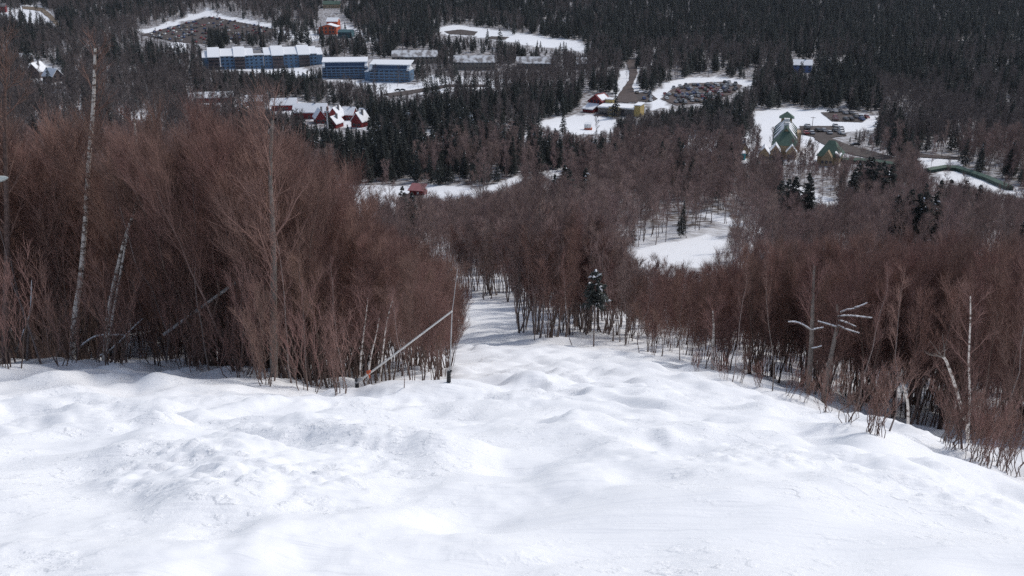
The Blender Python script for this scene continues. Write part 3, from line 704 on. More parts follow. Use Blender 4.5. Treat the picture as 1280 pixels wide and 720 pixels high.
# slender pale-trunked trees scattered through the saplings
for k, (px, py, hp) in enumerate([(52, 458, 300), (205, 458, 270), (262, 466, 250), (300, 471, 230), (385, 486, 205), (412, 487, 190), (160, 455, 290), (232, 460, 280), (430, 489, 165), (30, 458, 320), (365, 482, 240), (505, 489, 130),
        (668, 428, 120), (690, 432, 130), (716, 434, 125), (775, 440, 120), (800, 444, 115), (828, 449, 112), (850, 453, 118), (872, 466, 125), (915, 480, 150), (940, 485, 165), (965, 492, 170), (990, 500, 180), (1058, 530, 200), (1082, 540, 215), (1110, 541, 220), (1150, 541, 225), (1245, 586, 250), (1268, 592, 240)]):
    if k > 11 and k % 2: continue
    p = hit(px, py - (6 if k % 2 else 3)); L_ = px < 575
    lab, g = (('slender pale-trunked bare tree among the reddish saplings left of the run', 'slender trees in the left thicket') if L_ else ('slender pale-trunked bare tree among the saplings along the right tree line', 'slender trees in the right tree line'))
    put_tree(SLIM, k % 5, 'slender_tree', lab, 'bare tree', g, p.x, p.y, float(ground(p.x, p.y)), hp * pix(p.x, p.y, p.z)[2] / F, rng.random() * 6.28, (rng.normal() * .05, rng.normal() * .05 + (.05 if L_ else 0)), wide=.9)
# ------------------------------------------------------------------ buildings
class Bd:
    def __init__(s, name, label, cat, px, py, rz=0.0, group=None, sink=1.0, dY=0):
        p = hit(px, py); s.p = p; _, _, d = pix(p.x, p.y, p.z); s.m = d / F            # metres per pixel there
        yaw = -math.atan2(p.x, p.y)
        s.root = empty(name, (p.x, p.y, float(ground(p.x, p.y))), yaw + rz); tag(s.root, label, cat, group); s.sink = sink
    def part(s, name, geo, mat, parent=None, label=None):
        V = []; Fs = []
        for v, f in geo:
            o = len(V); V += v; Fs += [[i + o for i in q] for q in f]
        me = bpy.data.meshes.new(name); me.from_pydata(V, [], Fs); me.materials.append(M[mat] if isinstance(mat, str) else mat)
        import bmesh
        bm = bmesh.new(); bm.from_mesh(me); bmesh.ops.recalc_face_normals(bm, faces=bm.faces); bm.to_mesh(me); bm.free()
        o = link(name, me, parent or s.root)
        if label: o['label'] = label
        return o
    def copies(s, name, geo, mat, places, parent=None):
        o = None
        for (x, y, z) in places:
            if o is None: o = s.part(name, geo, mat, parent); first = o
            else: o = first.copy(); COL.objects.link(o); o.parent = parent or s.root
            o.location = (x, y, z)
def hexa(p): return ([tuple(q) for q in p], [[0, 1, 2, 3], [4, 5, 6, 7], [0, 1, 5, 4], [1, 2, 6, 5], [2, 3, 7, 6], [3, 0, 4, 7]])
def box(x0, x1, y0, y1, z0, z1): return hexa([(x0, y0, z0), (x1, y0, z0), (x1, y1, z0), (x0, y1, z0), (x0, y0, z1), (x1, y0, z1), (x1, y1, z1), (x0, y1, z1)])
def slab(a_, b_, c_, d_, t): return hexa([a_, b_, c_, d_] + [(q[0], q[1], q[2] + t) for q in (a_, b_, c_, d_)])
def gable_wall(w, dp, h, hr, ridge='x', z0=-2.0, x0=0, y0=0):
    x1, x2, y1, y2 = x0 - w / 2, x0 + w / 2, y0 - dp / 2, y0 + dp / 2
    V = [(x1, y1, z0), (x2, y1, z0), (x2, y2, z0), (x1, y2, z0), (x1, y1, h), (x2, y1, h), (x2, y2, h), (x1, y2, h)]
    if ridge == 'x':
        V += [(x1, y0, h + hr), (x2, y0, h + hr)]; Fq = [[0, 1, 2, 3], [0, 1, 5, 4], [2, 3, 7, 6], [1, 2, 6, 9, 5], [3, 0, 4, 8, 7], [4, 5, 9, 8], [6, 7, 8, 9]]
    else:
        V += [(x0, y1, h + hr), (x0, y2, h + hr)]; Fq = [[0, 1, 2, 3], [1, 2, 6, 5], [3, 0, 4, 7], [0, 1, 5, 8, 4], [2, 3, 7, 9, 6], [4, 8, 9, 7], [5, 6, 9, 8]]
    return (V, Fq)
def gable_roof(w, dp, h, hr, ridge='x', t=.4, ov=.5, x0=0, y0=0):
    if ridge == 'x':
        x1, x2 = x0 - w / 2 - ov, x0 + w / 2 + ov; k = hr / (dp / 2); e = dp / 2 + ov
        r = (h + hr + .03); lo = r - k * e
        return [slab((x1, y0 - e, lo), (x2, y0 - e, lo), (x2, y0, r), (x1, y0, r), t), slab((x2, y0 + e, lo), (x1, y0 + e, lo), (x1, y0 + .003, r), (x2, y0 + .003, r), t)]
    y1, y2 = y0 - dp / 2 - ov, y0 + dp / 2 + ov; k = hr / (w / 2); e = w / 2 + ov; r = h + hr + .03; lo = r - k * e
    return [slab((x0 - e, y1, lo), (x0, y1, r), (x0, y2, r), (x0 - e, y2, lo), t), slab((x0 + .003, y1, r), (x0 + e, y1, lo), (x0 + e, y2, lo), (x0 + .003, y2, r), t)]
def win_geo(w, h): return [box(-w / 2, w / 2, -.12, .1, -h / 2, h / 2)]
def house(name, label, px, py, wpx, h, hr, wall, roof='snow', ridge='y', rz=0.0, dp=None, group=None, cat='house', wins=2, chimney=True, t=.45):
    B = Bd(name, label, cat, px, py, rz, group); w = wpx * B.m; dp = dp or w * 1.2
    B.part('wall', [gable_wall(w, dp, h, hr, ridge)], wall)
    rf = B.part('roof', gable_roof(w, dp, h, hr, ridge, t), roof)
    if chimney: B.part('chimney', [box(w * .12, w * .12 + 1.0, -.5, .5, h + hr * .4, h + hr + 1.4)], 'greyroof', rf)
    if wins:
        pl = [(-w / 2 + w * (i + .5) / wins, -dp / 2, z) for i in range(wins) for z in ([1.6] if h < 4.5 else [1.6, 4.3])]
        B.copies('window', win_geo(min(1.3, w / wins * .5), 1.3), 'glass', pl)
        B.part('door', [box(-.5, .5, -dp / 2 - .14, -dp / 2 + .1, 0, 2.0)], 'brown')
    return B

# long blue building, stepped: balcony bays stand forward of the blue bays between them
B = Bd('terraced_hotel', 'long light blue building with stepped snowy roofs and dark balcony bays', 'apartment building', 330, 84, R(2)); m = B.m
segs = [(258, 264.5, 'e'), (264.5, 278, 'p'), (279, 295, 'r'), (295, 308, 'p'), (308, 318, 'r'), (318, 330, 'g'), (331, 340, 'r'), (340, 354, 'p'), (354, 372, 'r'), (372, 386, 'p'), (386, 395, 'r'), (395, 402, 'e')]
WH = 16.0 * m; dpth = 15.0
def X_(px): return (px - 330) * m
for x0, x1, t in segs:
    x0, x1 = X_(x0) + .05, X_(x1) - .05
    yf = {'p': -dpth / 2 - 3.0, 'r': -dpth / 2, 'g': -dpth / 2 + .5, 'e': -dpth / 2 + .8}[t]
    h = WH * {'p': .97, 'r': 1.0, 'g': .99, 'e': .92}[t]; top = WH + {'p': 5.6, 'r': 4.3, 'g': 2.2, 'e': 3.0}[t]
    wl = B.part('wall', [hexa([(x0, yf, -3), (x1, yf, -3), (x1, dpth / 2, -3), (x0, dpth / 2, -3), (x0, yf, h), (x1, yf, h), (x1, dpth / 2, top - .3), (x0, dpth / 2, top - .3)])], 'blue')
    B.part('roof', [slab((x0 - .3, yf - .9, h - .35), (x1 + .3, yf - .9, h - .35), (x1 + .3, dpth / 2, top), (x0 - .3, dpth / 2, top), .55)], 'snow' if t != 'g' else 'greyroof')
    if t == 'g': B.part('roof', [slab((x0 - .3, yf - .9, h + .25), (x1 + .3, yf - .9, h + .25), (x1 + .3, yf + 2.4, h + .8), (x0 - .3, yf + 2.4, h + .8), .4)], 'snow')
    w = x1 - x0; nf = 4; fh = WH / nf
    if t == 'p':
        for f in range(nf):
            B.part('balcony', [box(x0 + .3, x1 - .3, yf - 1.1, yf - .003, f * fh + .1, f * fh + 1.1)], 'balcony')
            B.copies('window', win_geo(w * .36, fh * .42), 'glass', [(x0 + w * q, yf - .05, f * fh + fh * .62) for q in (.27, .73)])
        B.part('bay_panel', [box(x0 + .25, x1 - .25, yf - .15, yf - .003, 0, h - .6)], 'balcony')
    elif t != 'e':
        ncol = max(2, int(round(w / 3.6)))
        B.copies('window', win_geo(min(1.7, w / ncol * .5), fh * .42), 'glass', [(x0 + w * (i + .5) / ncol, yf, f * fh + fh * .6) for i in range(ncol) for f in range(nf)])
# the two darker blue blocks with recessed upper terraces
def slope_block(name, label, pxc, py, wpx, rz, hpx, wall, nwin):
    B = Bd(name, label, 'apartment building', pxc, py, rz); m = B.m; w = wpx * m; h = hpx * m; dp = 15.0; up = 5.2
    B.part('wall', [box(-w / 2, w / 2, -dp / 2, dp / 2, -3, h)], wall)
    B.part('upper_wall', [box(-w / 2 + 2.2, w / 2 - 2.2, -dp / 2 + 3.2, dp / 2 - .2, h + .003, h + up - .8)], 'navy')
    B.part('roof', [slab((-w / 2 - .3, -dp / 2 + 2.6, h + up - 1.5), (w / 2 + .3, -dp / 2 + 2.6, h + up - 1.5), (w / 2 + .3, dp / 2, h + up + .8), (-w / 2 - .3, dp / 2, h + up + .8), .6)], 'snow')
    for sx in (-1, 1):
        a0, a1 = sorted((sx * w / 2, sx * (w / 2 - 2.0)))
        B.part('sloping_parapet', [hexa([(a0, -dp / 2 - .3, h + .01), (a1, -dp / 2 - .3, h + .01), (a1, dp / 2 - .4, h + .01), (a0, dp / 2 - .4, h + .01), (a0, -dp / 2 - .3, h + .7), (a1, -dp / 2 - .3, h + .7), (a1, -dp / 2 + 4, h + up - 1.1), (a0, -dp / 2 + 4, h + up - 1.1)])], 'snow')
    B.part('terrace_ledge', [box(-w / 2 - .1, w / 2 + .1, -dp / 2 - .5, -dp / 2 + .6, h + .72, h + 1.1)], 'greywall' if sx < 0 else 'blue')
    fh = h / 4
    for f in range(4):
        B.part('balcony_rail', [box(-w / 2 + .4, w / 2 - .4, -dp / 2 - .5, -dp / 2 - .42, f * fh + .15, f * fh + .9)], 'blue')
    B.copies('window', win_geo(w / nwin * .62, fh * .55), 'glass', [(-w / 2 + w * (i + .5) / nwin, -dp / 2, f * fh + fh * .6) for i in range(nwin) for f in range(4)])
    for q in range(nwin + 1):
        B.part('pilaster', [box(-w / 2 + w * q / nwin - .22, -w / 2 + w * q / nwin + .22, -dp / 2 - .4, -dp / 2 - .003, -1, h - .1)], 'blue')
    B.part('gable_window', [box(w / 2 - .1, w / 2 + .12, -2, 2, h * .55, h * .7)], 'glass')
    return B
slope_block('blue_block', 'dark blue building with white framed snowy roof, left one of the joined pair', 432.5, 96, 55, R(-4), 12.5, 'navy', 10)
B = slope_block('blue_block', 'dark blue building with snowy roof and pale blue end wall beside the snowy yard', 490, 101, 51, R(-15), 14.0, 'blue', 8)
wl_ = 51 * B.m / 2
B.part('stair_link', [box(-wl_ - 8 * B.m, -wl_ - .01, -3, 5, -3, 11 * B.m)], 'blue'); B.part('link_roof', [box(-wl_ - 8 * B.m, -wl_ - .01, -3.3, 5.3, 11 * B.m + .01, 11 * B.m + .6)], 'snow')
# orange lodge, teal hall, green roofed house above
B = Bd('orange_lodge', 'orange lodge of stepped blocks with patches of roof snow', 'lodge', 412, 42, R(-14)); m = B.m
B.part('lower_wall', [gable_wall(22 * m, 16, 8.5 * m, 3 * m, 'y')], 'orange'); B.part('upper_wall', [gable_wall(14 * m, 14, 13 * m, 4 * m, 'x', y0=24, x0=-1 * m)], 'orange')
B.part('roof', gable_roof(22 * m, 16, 8.5 * m, 3 * m, 'y', .6), 'snow'); B.part('roof', gable_roof(14 * m, 14, 13 * m, 4 * m, 'x', .6, y0=24, x0=-1 * m), 'snow')
B.copies('window', win_geo(2.2, 2.2), 'glass', [(x * m, -8, z * m) for x in (-7, -2, 3, 7) for z in (3, 7)])
B.part('porch', [box(-14 * m, -10.6 * m, -6, 8, -2, 6 * m)], 'brown'); B.part('porch_roof', [box(-14.5 * m, -10.6 * m, -7, 9, 6 * m + .01, 6.6 * m)], 'snow')
B = Bd('teal_hall', 'dark teal hall beside the orange lodge', 'hall', 433, 46, R(-14)); m = B.m
B.part('wall', [gable_wall(17 * m, 15, 6 * m, 2.5 * m, 'x')], 'teal'); B.part('roof', gable_roof(17 * m, 15, 6 * m, 2.5 * m, 'x', .35), 'teal'); B.part('snow_patch', [slab((-6 * m, 1, 8.3 * m), (0, 1, 8.3 * m), (0, 4, 7.6 * m), (-6 * m, 4, 7.6 * m), .8)], 'snow')
B.copies('window', win_geo(1.8, 1.8), 'glass', [(x * m, -7.5, 4 * m) for x in (-6, -2, 2, 6)])
house('green_roofed_house', 'house with a dark green roof in the trees above the orange lodge', 415, 9, 21, 4, 4.0, 'tan', 'greenroof', 'x', R(-5), dp=14, wins=4)
# long snow-roofed rows behind the blue blocks
for px, py, w, h, lab in ((519, 78, 56, 5.5, 'long low row with patchy snow roof behind the dark blue blocks'), (594, 86, 52, 6.0, 'long low grey row with hipped snow roof between bare trees'),
                          (668, 85, 44, 4.5, 'long low row with thin snow roof right of the grey row'), (733, 85, 24, 4.0, 'small low building with snow roof below the pond bank')):
    B = Bd('terrace_row', lab, 'apartment building', px, py, R(-3)); m = B.m
    B.part('wall', [gable_wall(w * m, 13, h, 4.5, 'x')], 'taupe'); B.part('roof', gable_roof(w * m, 13, h, 4.5, 'x', .5), M['patchy_roof'])
    nn_ = int(w / 5); B.copies('window', win_geo(1.5, 1.4), 'glass', [(-w * m / 2 + w * m * (i + .5) / nn_, -6.5, z) for i in range(nn_) for z in (1.7, h - 1.3)])
# red cottages
ck = [(356, 137, 30, 3.6, 3.2, 'x', R(-6), 9, 'long red cottage row with chimneys, leftmost of the red cottages'), (389, 147, 40, 4.0, 4.0, 'x', R(-10), 12, 'red cottage row under the broadest snow roof'),
      (400, 153, 13, 3.2, 4.2, 'y', R(8), 9, 'red cottage showing a pointed gable beneath the broad snow roof'), (421, 151, 15, 3.4, 4.6, 'y', R(-22), 10, 'red cottage with a tall gable right of the lift tower'),
      (419, 159, 13, 2.8, 3.4, 'y', R(-28), 9, 'low red cottage with a white left roof slope in front'), (437, 149, 15, 3.4, 3.4, 'x', R(-20), 9, 'red cottage with a snow roof behind the rightmost cottage'),
      (451, 158, 15, 3.6, 4.4, 'y', R(-30), 9, 'rightmost red cottage with a steep white roof slope'), (455, 148, 9, 3.0, 2.6, 'x', R(-20), 7, 'small red cottage roof peeping behind the rightmost cottage'),
      (268, 127, 46, 3.2, 2.8, 'x', R(-4), 10, 'long red cottage row below the light blue building'), (318, 131, 20, 3.0, 2.8, 'x', R(-5), 9, 'red cottage half hidden by trees left of the rows')]
for px, py, w, h, hr, rd, rz, dp, lab in ck:
    house('red_cottage', lab, px, py, w, h, hr, 'red', 'snow', rd, rz, dp, cat='cottage', wins=max(2, int(w / 7)))
# red barn and yellow lodge by the road
B = Bd('red_barn', 'red barn with snow on its right roof beside the yellow lodge', 'barn', 739, 140, R(-32)); m = B.m
B.part('wall', [gable_wall(20 * m, 10, 12 * m, 8 * m, 'y', y0=9)], 'red'); rf = B.part('roof', gable_roof(20 * m, 10, 12 * m, 8 * m, 'y', .4, y0=9), 'red')
B.part('roof_snow', [slab((1.5 * m, 4.8, 18.6 * m), (9 * m, 4.8, 13 * m), (9 * m, 13, 13 * m), (1.5 * m, 13, 18.6 * m), .6)], 'snow', rf)
B.part('porch_roof', [slab((-9 * m, -4, 4 * m), (7 * m, -4, 4 * m), (7 * m, 3.5, 9 * m), (-9 * m, 3.5, 9 * m), .5)], 'snow'); B.part('porch_wall', [box(-8.5 * m, 6.5 * m, -3.2, 3.6, -2, 3.9 * m)], 'red')
B.copies('window', win_geo(1.4, 1.4), 'glass', [(x * m, 3.99, 12.5 * m) for x in (-5, 0, 5)])
B = Bd('yellow_lodge', 'long yellow and taupe lodge with flat snow roof and square towers', 'lodge', 776, 143, R(-14)); m = B.m
B.part('wall', [box(-26 * m, 26 * m, -6, 8, -4, 9 * m)], 'taupe'); B.part('roof', [box(-26.6 * m, 26.6 * m, -6.4, 8.4, 9 * m + .01, 9 * m + .8)], 'snow')
for x0, x1, y0, y1, h in ((-10, 1, -10, -5.99, 12), (20, 27.5, -6.5, 4, 14), (-25, -15, 8.01, 13, 15)):
    tw = B.part('tower', [box(x0 * m, x1 * m, y0, y1, -4, h * m)], 'yellow'); B.part('tower_roof', [box(x0 * m - .3, x1 * m + .3, y0 - .3, y1 + .3, h * m + .01, h * m + .5)], 'snow', tw)
B.copies('window', win_geo(2.0, 1.6), 'glass', [(x * m, -6, z * m) for x in (-22, -17, 5, 10, 15) for z in (2.2, 6)] + [(x * m, -10, z * m) for x in (-7.5, -2) for z in (3.5, 8)])
B.part('deck', [box(-28 * m, -11 * m, -12, -6.01, 0, .6)], 'brown')
# green roofed hotel
B = Bd('green_roofed_hotel', 'tan hotel with a green roof, snow on its dormers and a pointed turret', 'hotel', 980, 198, R(1)); m = B.m
LN = 30; W = 28 * m; hw = 6.0; hr = 6.0
B.part('wall', [gable_wall(W, LN, hw, hr, 'y', y0=LN / 2 + 6)], 'tan'); rf = B.part('roof', gable_roof(W, LN, hw, hr, 'y', .3, y0=LN / 2 + 6), 'greenroof')
B.part('hip_roof', [([(-W / 2 - .8, 0, hw - .5), (W / 2 + .8, 0, hw - .5), (0, 8, hw + hr + .5), (-W / 2 - .8, 9, hw - .5), (W / 2 + .8, 9, hw - .5)], [[0, 1, 2], [0, 2, 3], [1, 4, 2], [3, 2, 4], [0, 3, 4, 1]])], 'greenroof')
B.part('front_wall', [box(-W / 2, W / 2, .6, 5.9, -3, hw - .6)], 'tan')
for k in range(4):
    y0 = 10 + k * 6.6
    for sx in (-1, 1):
        fe, ft = 1.02, .22; ze = hw + hr * (1 - fe) + .42; zt = hw + hr * (1 - ft) + .42
        q = [(sx * W / 2 * ft, y0, zt), (sx * W / 2 * fe, y0, ze), (sx * W / 2 * fe, y0 + 5.2, ze), (sx * W / 2 * ft, y0 + 5.2, zt)]
        B.part('roof_snow', [slab(*q, .5)], 'snow', rf)
        B.part('dormer', [slab((sx * W / 2 * .5, y0 + 5.3, hw + hr * .5), (sx * W / 2 * 1.02, y0 + 5.3, hw + .4), (sx * W / 2 * 1.02, y0 + 6.4, hw + .4), (sx * W / 2 * .5, y0 + 6.4, hw + hr * .5), 1.1)], 'greenroof', rf)
tw = B.part('turret', [box(-2.4, 2.4, LN + 2, LN + 6.8, 0, hw + hr + .2)], 'tan')
zt = hw + hr + .2
B.part('turret_roof', [([(-3.4, LN + 1, zt), (3.4, LN + 1, zt), (3.4, LN + 7.8, zt), (-3.4, LN + 7.8, zt), (0, LN + 4.4, zt + 2.8)], [[0, 1, 4], [1, 2, 4], [2, 3, 4], [3, 0, 4], [0, 1, 2, 3]])], 'greenroof', tw)
B.part('cupola', [box(-1.2, 1.2, LN - 8, LN - 6, hw + hr, hw + hr + 1.6)], 'white', rf); B.part('cupola', [box(-1.0, 1.0, LN - 17, LN - 15.4, hw + hr, hw + hr + 1.4)], 'white', rf)
B.part('side_tower', [box(W / 2 + .01, W / 2 + 5 * m, 16, 24, -3, hw + 2.5)], 'orange' if False else 'tan')
for x0, x1, y0, y1, h in ((-17, -6, -6, .59, 4.2), (2, 14, -3, .59, 3.6), (-31, -18, -9, -1, 3.4)):
    B.part('front_gable', [gable_wall((x1 - x0) * m, y1 - y0, h, 2.6, 'y', x0=(x0 + x1) / 2 * m, y0=(y0 + y1) / 2)], 'tan')
    B.part('gable_roof', gable_roof((x1 - x0) * m, y1 - y0 - .1, h, 2.6, 'y', .3, .3, x0=(x0 + x1) / 2 * m, y0=(y0 + y1) / 2 - .4), 'snow')
B.copies('window', win_geo(1.1, 1.2), 'glass', [(x * m, y, z) for (x, y) in ((-14.5, -6), (-11.5, -6), (-8.5, -6), (5, -3), (8, -3), (11, -3), (-28, -9), (-24.5, -9), (-21, -9)) for z in (1.6,)])
B = Bd('green_roofed_lodge', 'smaller tan lodge with a green hipped roof right of the hotel', 'lodge', 1034, 206, R(-8)); m = B.m; w = 26 * m
B.part('wall', [box(-w / 2, w / 2, 0, 12, -3, 3.6)], 'tan')
B.part('roof', [([(-w / 2 - .6, -.6, 3.4), (w / 2 + .6, -.6, 3.4), (w / 2 + .6, 12.6, 3.4), (-w / 2 - .6, 12.6, 3.4), (-1.2, 6, 9.2), (1.2, 6, 9.2)], [[0, 1, 5, 4], [1, 2, 5], [2, 3, 4, 5], [3, 0, 4], [0, 1, 2, 3]])], 'greenroof')
B.part('front_gable', [gable_wall(w * .5, 3, 3.2, 3.2, 'y', y0=-1.4)], 'tan'); B.part('eave_snow', [slab((w * .30, -.8, 5.2), (w / 2 + .4, -.8, 3.9), (w / 2 + .4, 5, 3.9), (w * .30, 5, 5.2), .5)], 'snow')
B.copies('window', win_geo(1.0, 1.2), 'glass', [(x, -2.9, 1.6) for x in (-1.6, 0, 1.6)])
house('tan_house', 'tan house with dormer windows at the left of the hotel yard', 926, 196, 13, 4.0, 3.0, 'tan', 'greyroof', 'y', R(12), 9, wins=3)
B = Bd('blue_shed', 'bright teal-blue shed in front of the tan house', 'shed', 928, 200, R(8)); m = B.m
B.part('wall', [box(-3.4 * m, 3.4 * m, 0, 3.2, -1, 2.8)], 'cyan'); B.part('roof', [slab((-3.7 * m, -.3, 2.81), (3.7 * m, -.3, 2.81), (3.7 * m, 3.4, 3.3), (-3.7 * m, 3.4, 3.3), .2)], 'snow'); B.part('door', [box(-.5, .5, -.06, .02, 0, 2)], 'teal')
# green covered walkways running down beside the snow bank
def walkway(label, pts, h, w, mat):
    P3 = [hit(*p) for p in pts]
    r = empty('covered_walkway', P3[0]); tag(r, label, 'covered walkway')
    for a_, b_ in zip(P3[:-1], P3[1:]):
        dv = Vector((b_.x - a_.x, b_.y - a_.y, 0)); L = dv.length; nrm = Vector((-dv.y, dv.x, 0)).normalized() * w / 2
        def q(p, s_, z): return tuple(Vector((p.x, p.y, float(ground(p.x, p.y)))) + nrm * s_ + Vector((0, 0, z)) - P3[0])
        for nm, z0, z1, mt, k in (('wall', -1, h, 'darkgreen', .9),):
            g = hexa([q(a_, -k, z0), q(b_, -k, z0), q(b_, k, z0), q(a_, k, z0), q(a_, -k, z1), q(b_, -k, z1), q(b_, k, z1), q(a_, k, z1)])
            me = bpy.data.meshes.new(nm); me.from_pydata(g[0], [], g[1]); me.materials.append(M[mt]); link(nm, me, r)
        g = ([q(a_, -1.1, h + .01), q(b_, -1.1, h + .01), q(b_, 1.1, h + .01), q(a_, 1.1, h + .01), q(a_, 0, h + .7), q(b_, 0, h + .7)], [[0, 1, 5, 4], [2, 3, 4, 5], [0, 4, 3], [1, 2, 5], [0, 1, 2, 3]])
        me = bpy.data.meshes.new('roof'); me.from_pydata(g[0], [], g[1]); me.materials.append(M[mat]); link('roof', me, r)
walkway('green roofed covered walkway between the small lodge and the evergreens', [(1052, 203), (1080, 204), (1100, 206), (1118, 209)], 1.4, 3, 'greenroof')
walkway('long dark green covered walkway curving down above the snow bank', [(1158, 216), (1180, 212), (1196, 213), (1215, 219), (1235, 226), (1262, 238)], 1.3, 2.6, 'greenroof')
# scattered houses
house('blue_house', 'bright blue house with a snow roof alone in the dark evergreen forest', 1002, 89, 22, 5.5, 3.5, 'royal', 'snow', 'x', R(4), 12, wins=4)
house('brown_house', 'dark brown gabled house with a snowy left roof at far left', 48, 97, 16, 5.5, 6, 'brown', 'snow', 'y', R(-25), 16, wins=2)
house('brown_house', 'dark brown house with a white right roof slope beside the brown gabled house', 67, 102, 15, 4.5, 5, 'brown', 'snow', 'y', R(35), 12, wins=2)
house('brown_house', 'small snow-roofed house up the hill behind the brown gabled house', 33, 78, 14, 4.0, 3.5, 'brown', 'snow', 'x', R(-20), 9, wins=2)
house('red_house', 'red house at the edge of the far left snowy meadow', 3, 15, 10, 7, 3.5, 'red', 'greyroof', 'x', R(-10), 10, wins=2)
house('white_cottage', 'small white fronted cottage below the light blue building', 383, 101, 11, 3.2, 3.2, 'white', 'snow', 'y', R(-20), 8, wins=2)
# red hut on bare earth, pale cabin, lift terminal
B = Bd('red_hut', 'red hut with a pinkish roof on bare earth in the snowy clearing', 'hut', 522, 243, R(-18)); m = B.m
B.part('wall', [box(-8.5 * m, 8.5 * m, -1.8, 2.2, -.6, 1.7)], 'red'); B.part('roof', [slab((-10 * m, -2.5, 1.71), (10 * m, -2.5, 1.71), (10 * m, 2.8, 3.0), (-10 * m, 2.8, 3.0), .2)], 'pinkred')
B.part('window', [box(1.2 * m, 3.8 * m, -1.9, -1.78, .6, 1.3)], 'white'); B.part('door', [box(-4.5 * m, -2.4 * m, -1.9, -1.78, -.1, 1.6)], 'birchred'); B.part('lean_to', [box(8.51 * m, 11 * m, -1.5, 1.6, -.6, 1.5)], 'pinkred')
drape('bare_earth', [(501, 246), (512, 241), (528, 243), (524, 250), (512, 258), (502, 256)], M['dirt'], 'patch of bare dark earth below the red hut', .06)
B = Bd('lift_cabin', 'small pale cabin on an orange base at the left of the clearing', 'cabin', 421, 229, R(-10)); m = B.m
B.part('base', [box(-5.5 * m, 5.5 * m, -1.2, 1.4, -.5, .55)], 'orange'); B.part('wall', [box(-4 * m, 3.6 * m, -.9, 1.1, .56, 2.0)], 'white'); B.part('roof', [slab((-4.5 * m, -1.2, 2.01), (4 * m, -1.2, 2.01), (3.4 * m, 1.4, 2.5), (-3.6 * m, 1.4, 2.5), .2)], 'pale'); B.part('window', [box(-2.5 * m, 1.5 * m, -.97, -.88, 1.0, 1.7)], 'glass')
B = Bd('lift_terminal', 'small white chairlift terminal with an orange base at the snowy plaza', 'lift terminal', 735, 162, R(-6)); m = B.m
B.part('base', [box(-4.5 * m, 5 * m, -1.5, 1.5, -1, 1.0)], 'orange'); B.part('housing', [box(-4.5 * m, 4 * m, -1.3, 1.3, 1.01, 2.9)], 'white'); B.part('roof', [slab((-5 * m, -1.6, 2.91), (4.6 * m, -1.6, 2.91), (3.8 * m, 1.6, 3.6), (-4 * m, 1.6, 3.6), .3)], 'snow')
# chairlift towers and power poles
def lift_tower(px, py, hpx, label):
    B = Bd('lift_tower', label, 'lift tower', px, py, 0, 'lift towers'); m = B.m; h = hpx * m
    def tb(p0, p1, r, n_=8):
        v, f = tubes(np.array([[p0, p1]], float), np.array([[r, r]], float), n_); return ([tuple(x) for x in v], f.tolist() + [list(range(n_)), list(range(n_, 2 * n_))])
    B.part('mast', [tb((0, 0, -1), (0, 0, h), .38)], 'steel'); arm = B.part('crossarm', [box(-3 * m, 3 * m, -.25, .25, h + .005, h + .55)], 'steel')
    for sx in (-1, 1): B.part('sheave_train', [box(sx * 2.7 * m - .2, sx * 2.7 * m + .2, -1.6, 1.6, h - .5, h - .01)], 'steel', arm)
    B.part('work_frame', [box(-1.2 * m, 1.2 * m, -.1, .1, h + 1.4, h + 1.6)], 'steel', arm)
for px, py, h, lab in ((410, 164, 24, 'pale chairlift tower standing in front of the red cottages'), (511, 160, 18, 'pale chairlift tower among trees right of the red cottages'), (588, 162, 17, 'pale chairlift tower standing midway to the snowy plaza'), (643, 165, 11, 'shortest pale chairlift tower near the terminal')):
    lift_tower(px, py, h, lab)
def pole(name, label, px, py, hpx, mat='dead_wood', arm=True):
    B = Bd(name, label, 'pole', px, py); m = B.m; h = hpx * m
    v, f = tubes(np.array([[(0, 0, -1), (0, 0, h)]], float), np.array([[.17, .12]], float), 8)
    B.part('shaft', [([tuple(x) for x in v], f.tolist() + [list(range(8, 16))])], mat)
    if arm: B.part('crossarm', [box(-1.3, 1.3, -.1, .1, h * .9, h * .9 + .2)], mat)
for px, py, h, lab in ((547, 160, 16, 'bare wooden pole between the chairlift towers'), (378, 124, 12, 'wooden pole above the red cottage rows'), (264, 19, 8, 'wooden pole on top of the long snowbank'), (1015, 160, 14, 'wooden pole on the snowy field behind the hotel'), (676, 72, 10, 'wooden pole at the edge of the top snowfield'), (1244, 158, 16, 'pale pole in the forest at far right')):
    pole('utility_pole', lab, px, py, h)
B = Bd('guard_rail', 'grey guard rail across the top of the curving brown road', 'guard rail', 789.5, 75); m = B.m
B.part('rail', [box(-9 * m, 9 * m, -.15, .15, .6, 1.7)], 'greywall'); B.copies('post', [box(-.15, .15, .16, .4, -.5, 1.6)], 'steel', [(q * m, 0, 0) for q in (-8, -4, 0, 4, 8)])
drape('pond_bank', [(555, 39.5), (575, 37), (598, 40), (592, 44.5), (562, 43)], M['dirt'], 'bare dark bank cut into the left end of top snowfield', .3)
drape('pond_bank', [(614, 45.5), (637, 46.5), (630, 50), (610, 49)], M['dirt'], 'bare dark bank in the middle of the top snowfield', .3)

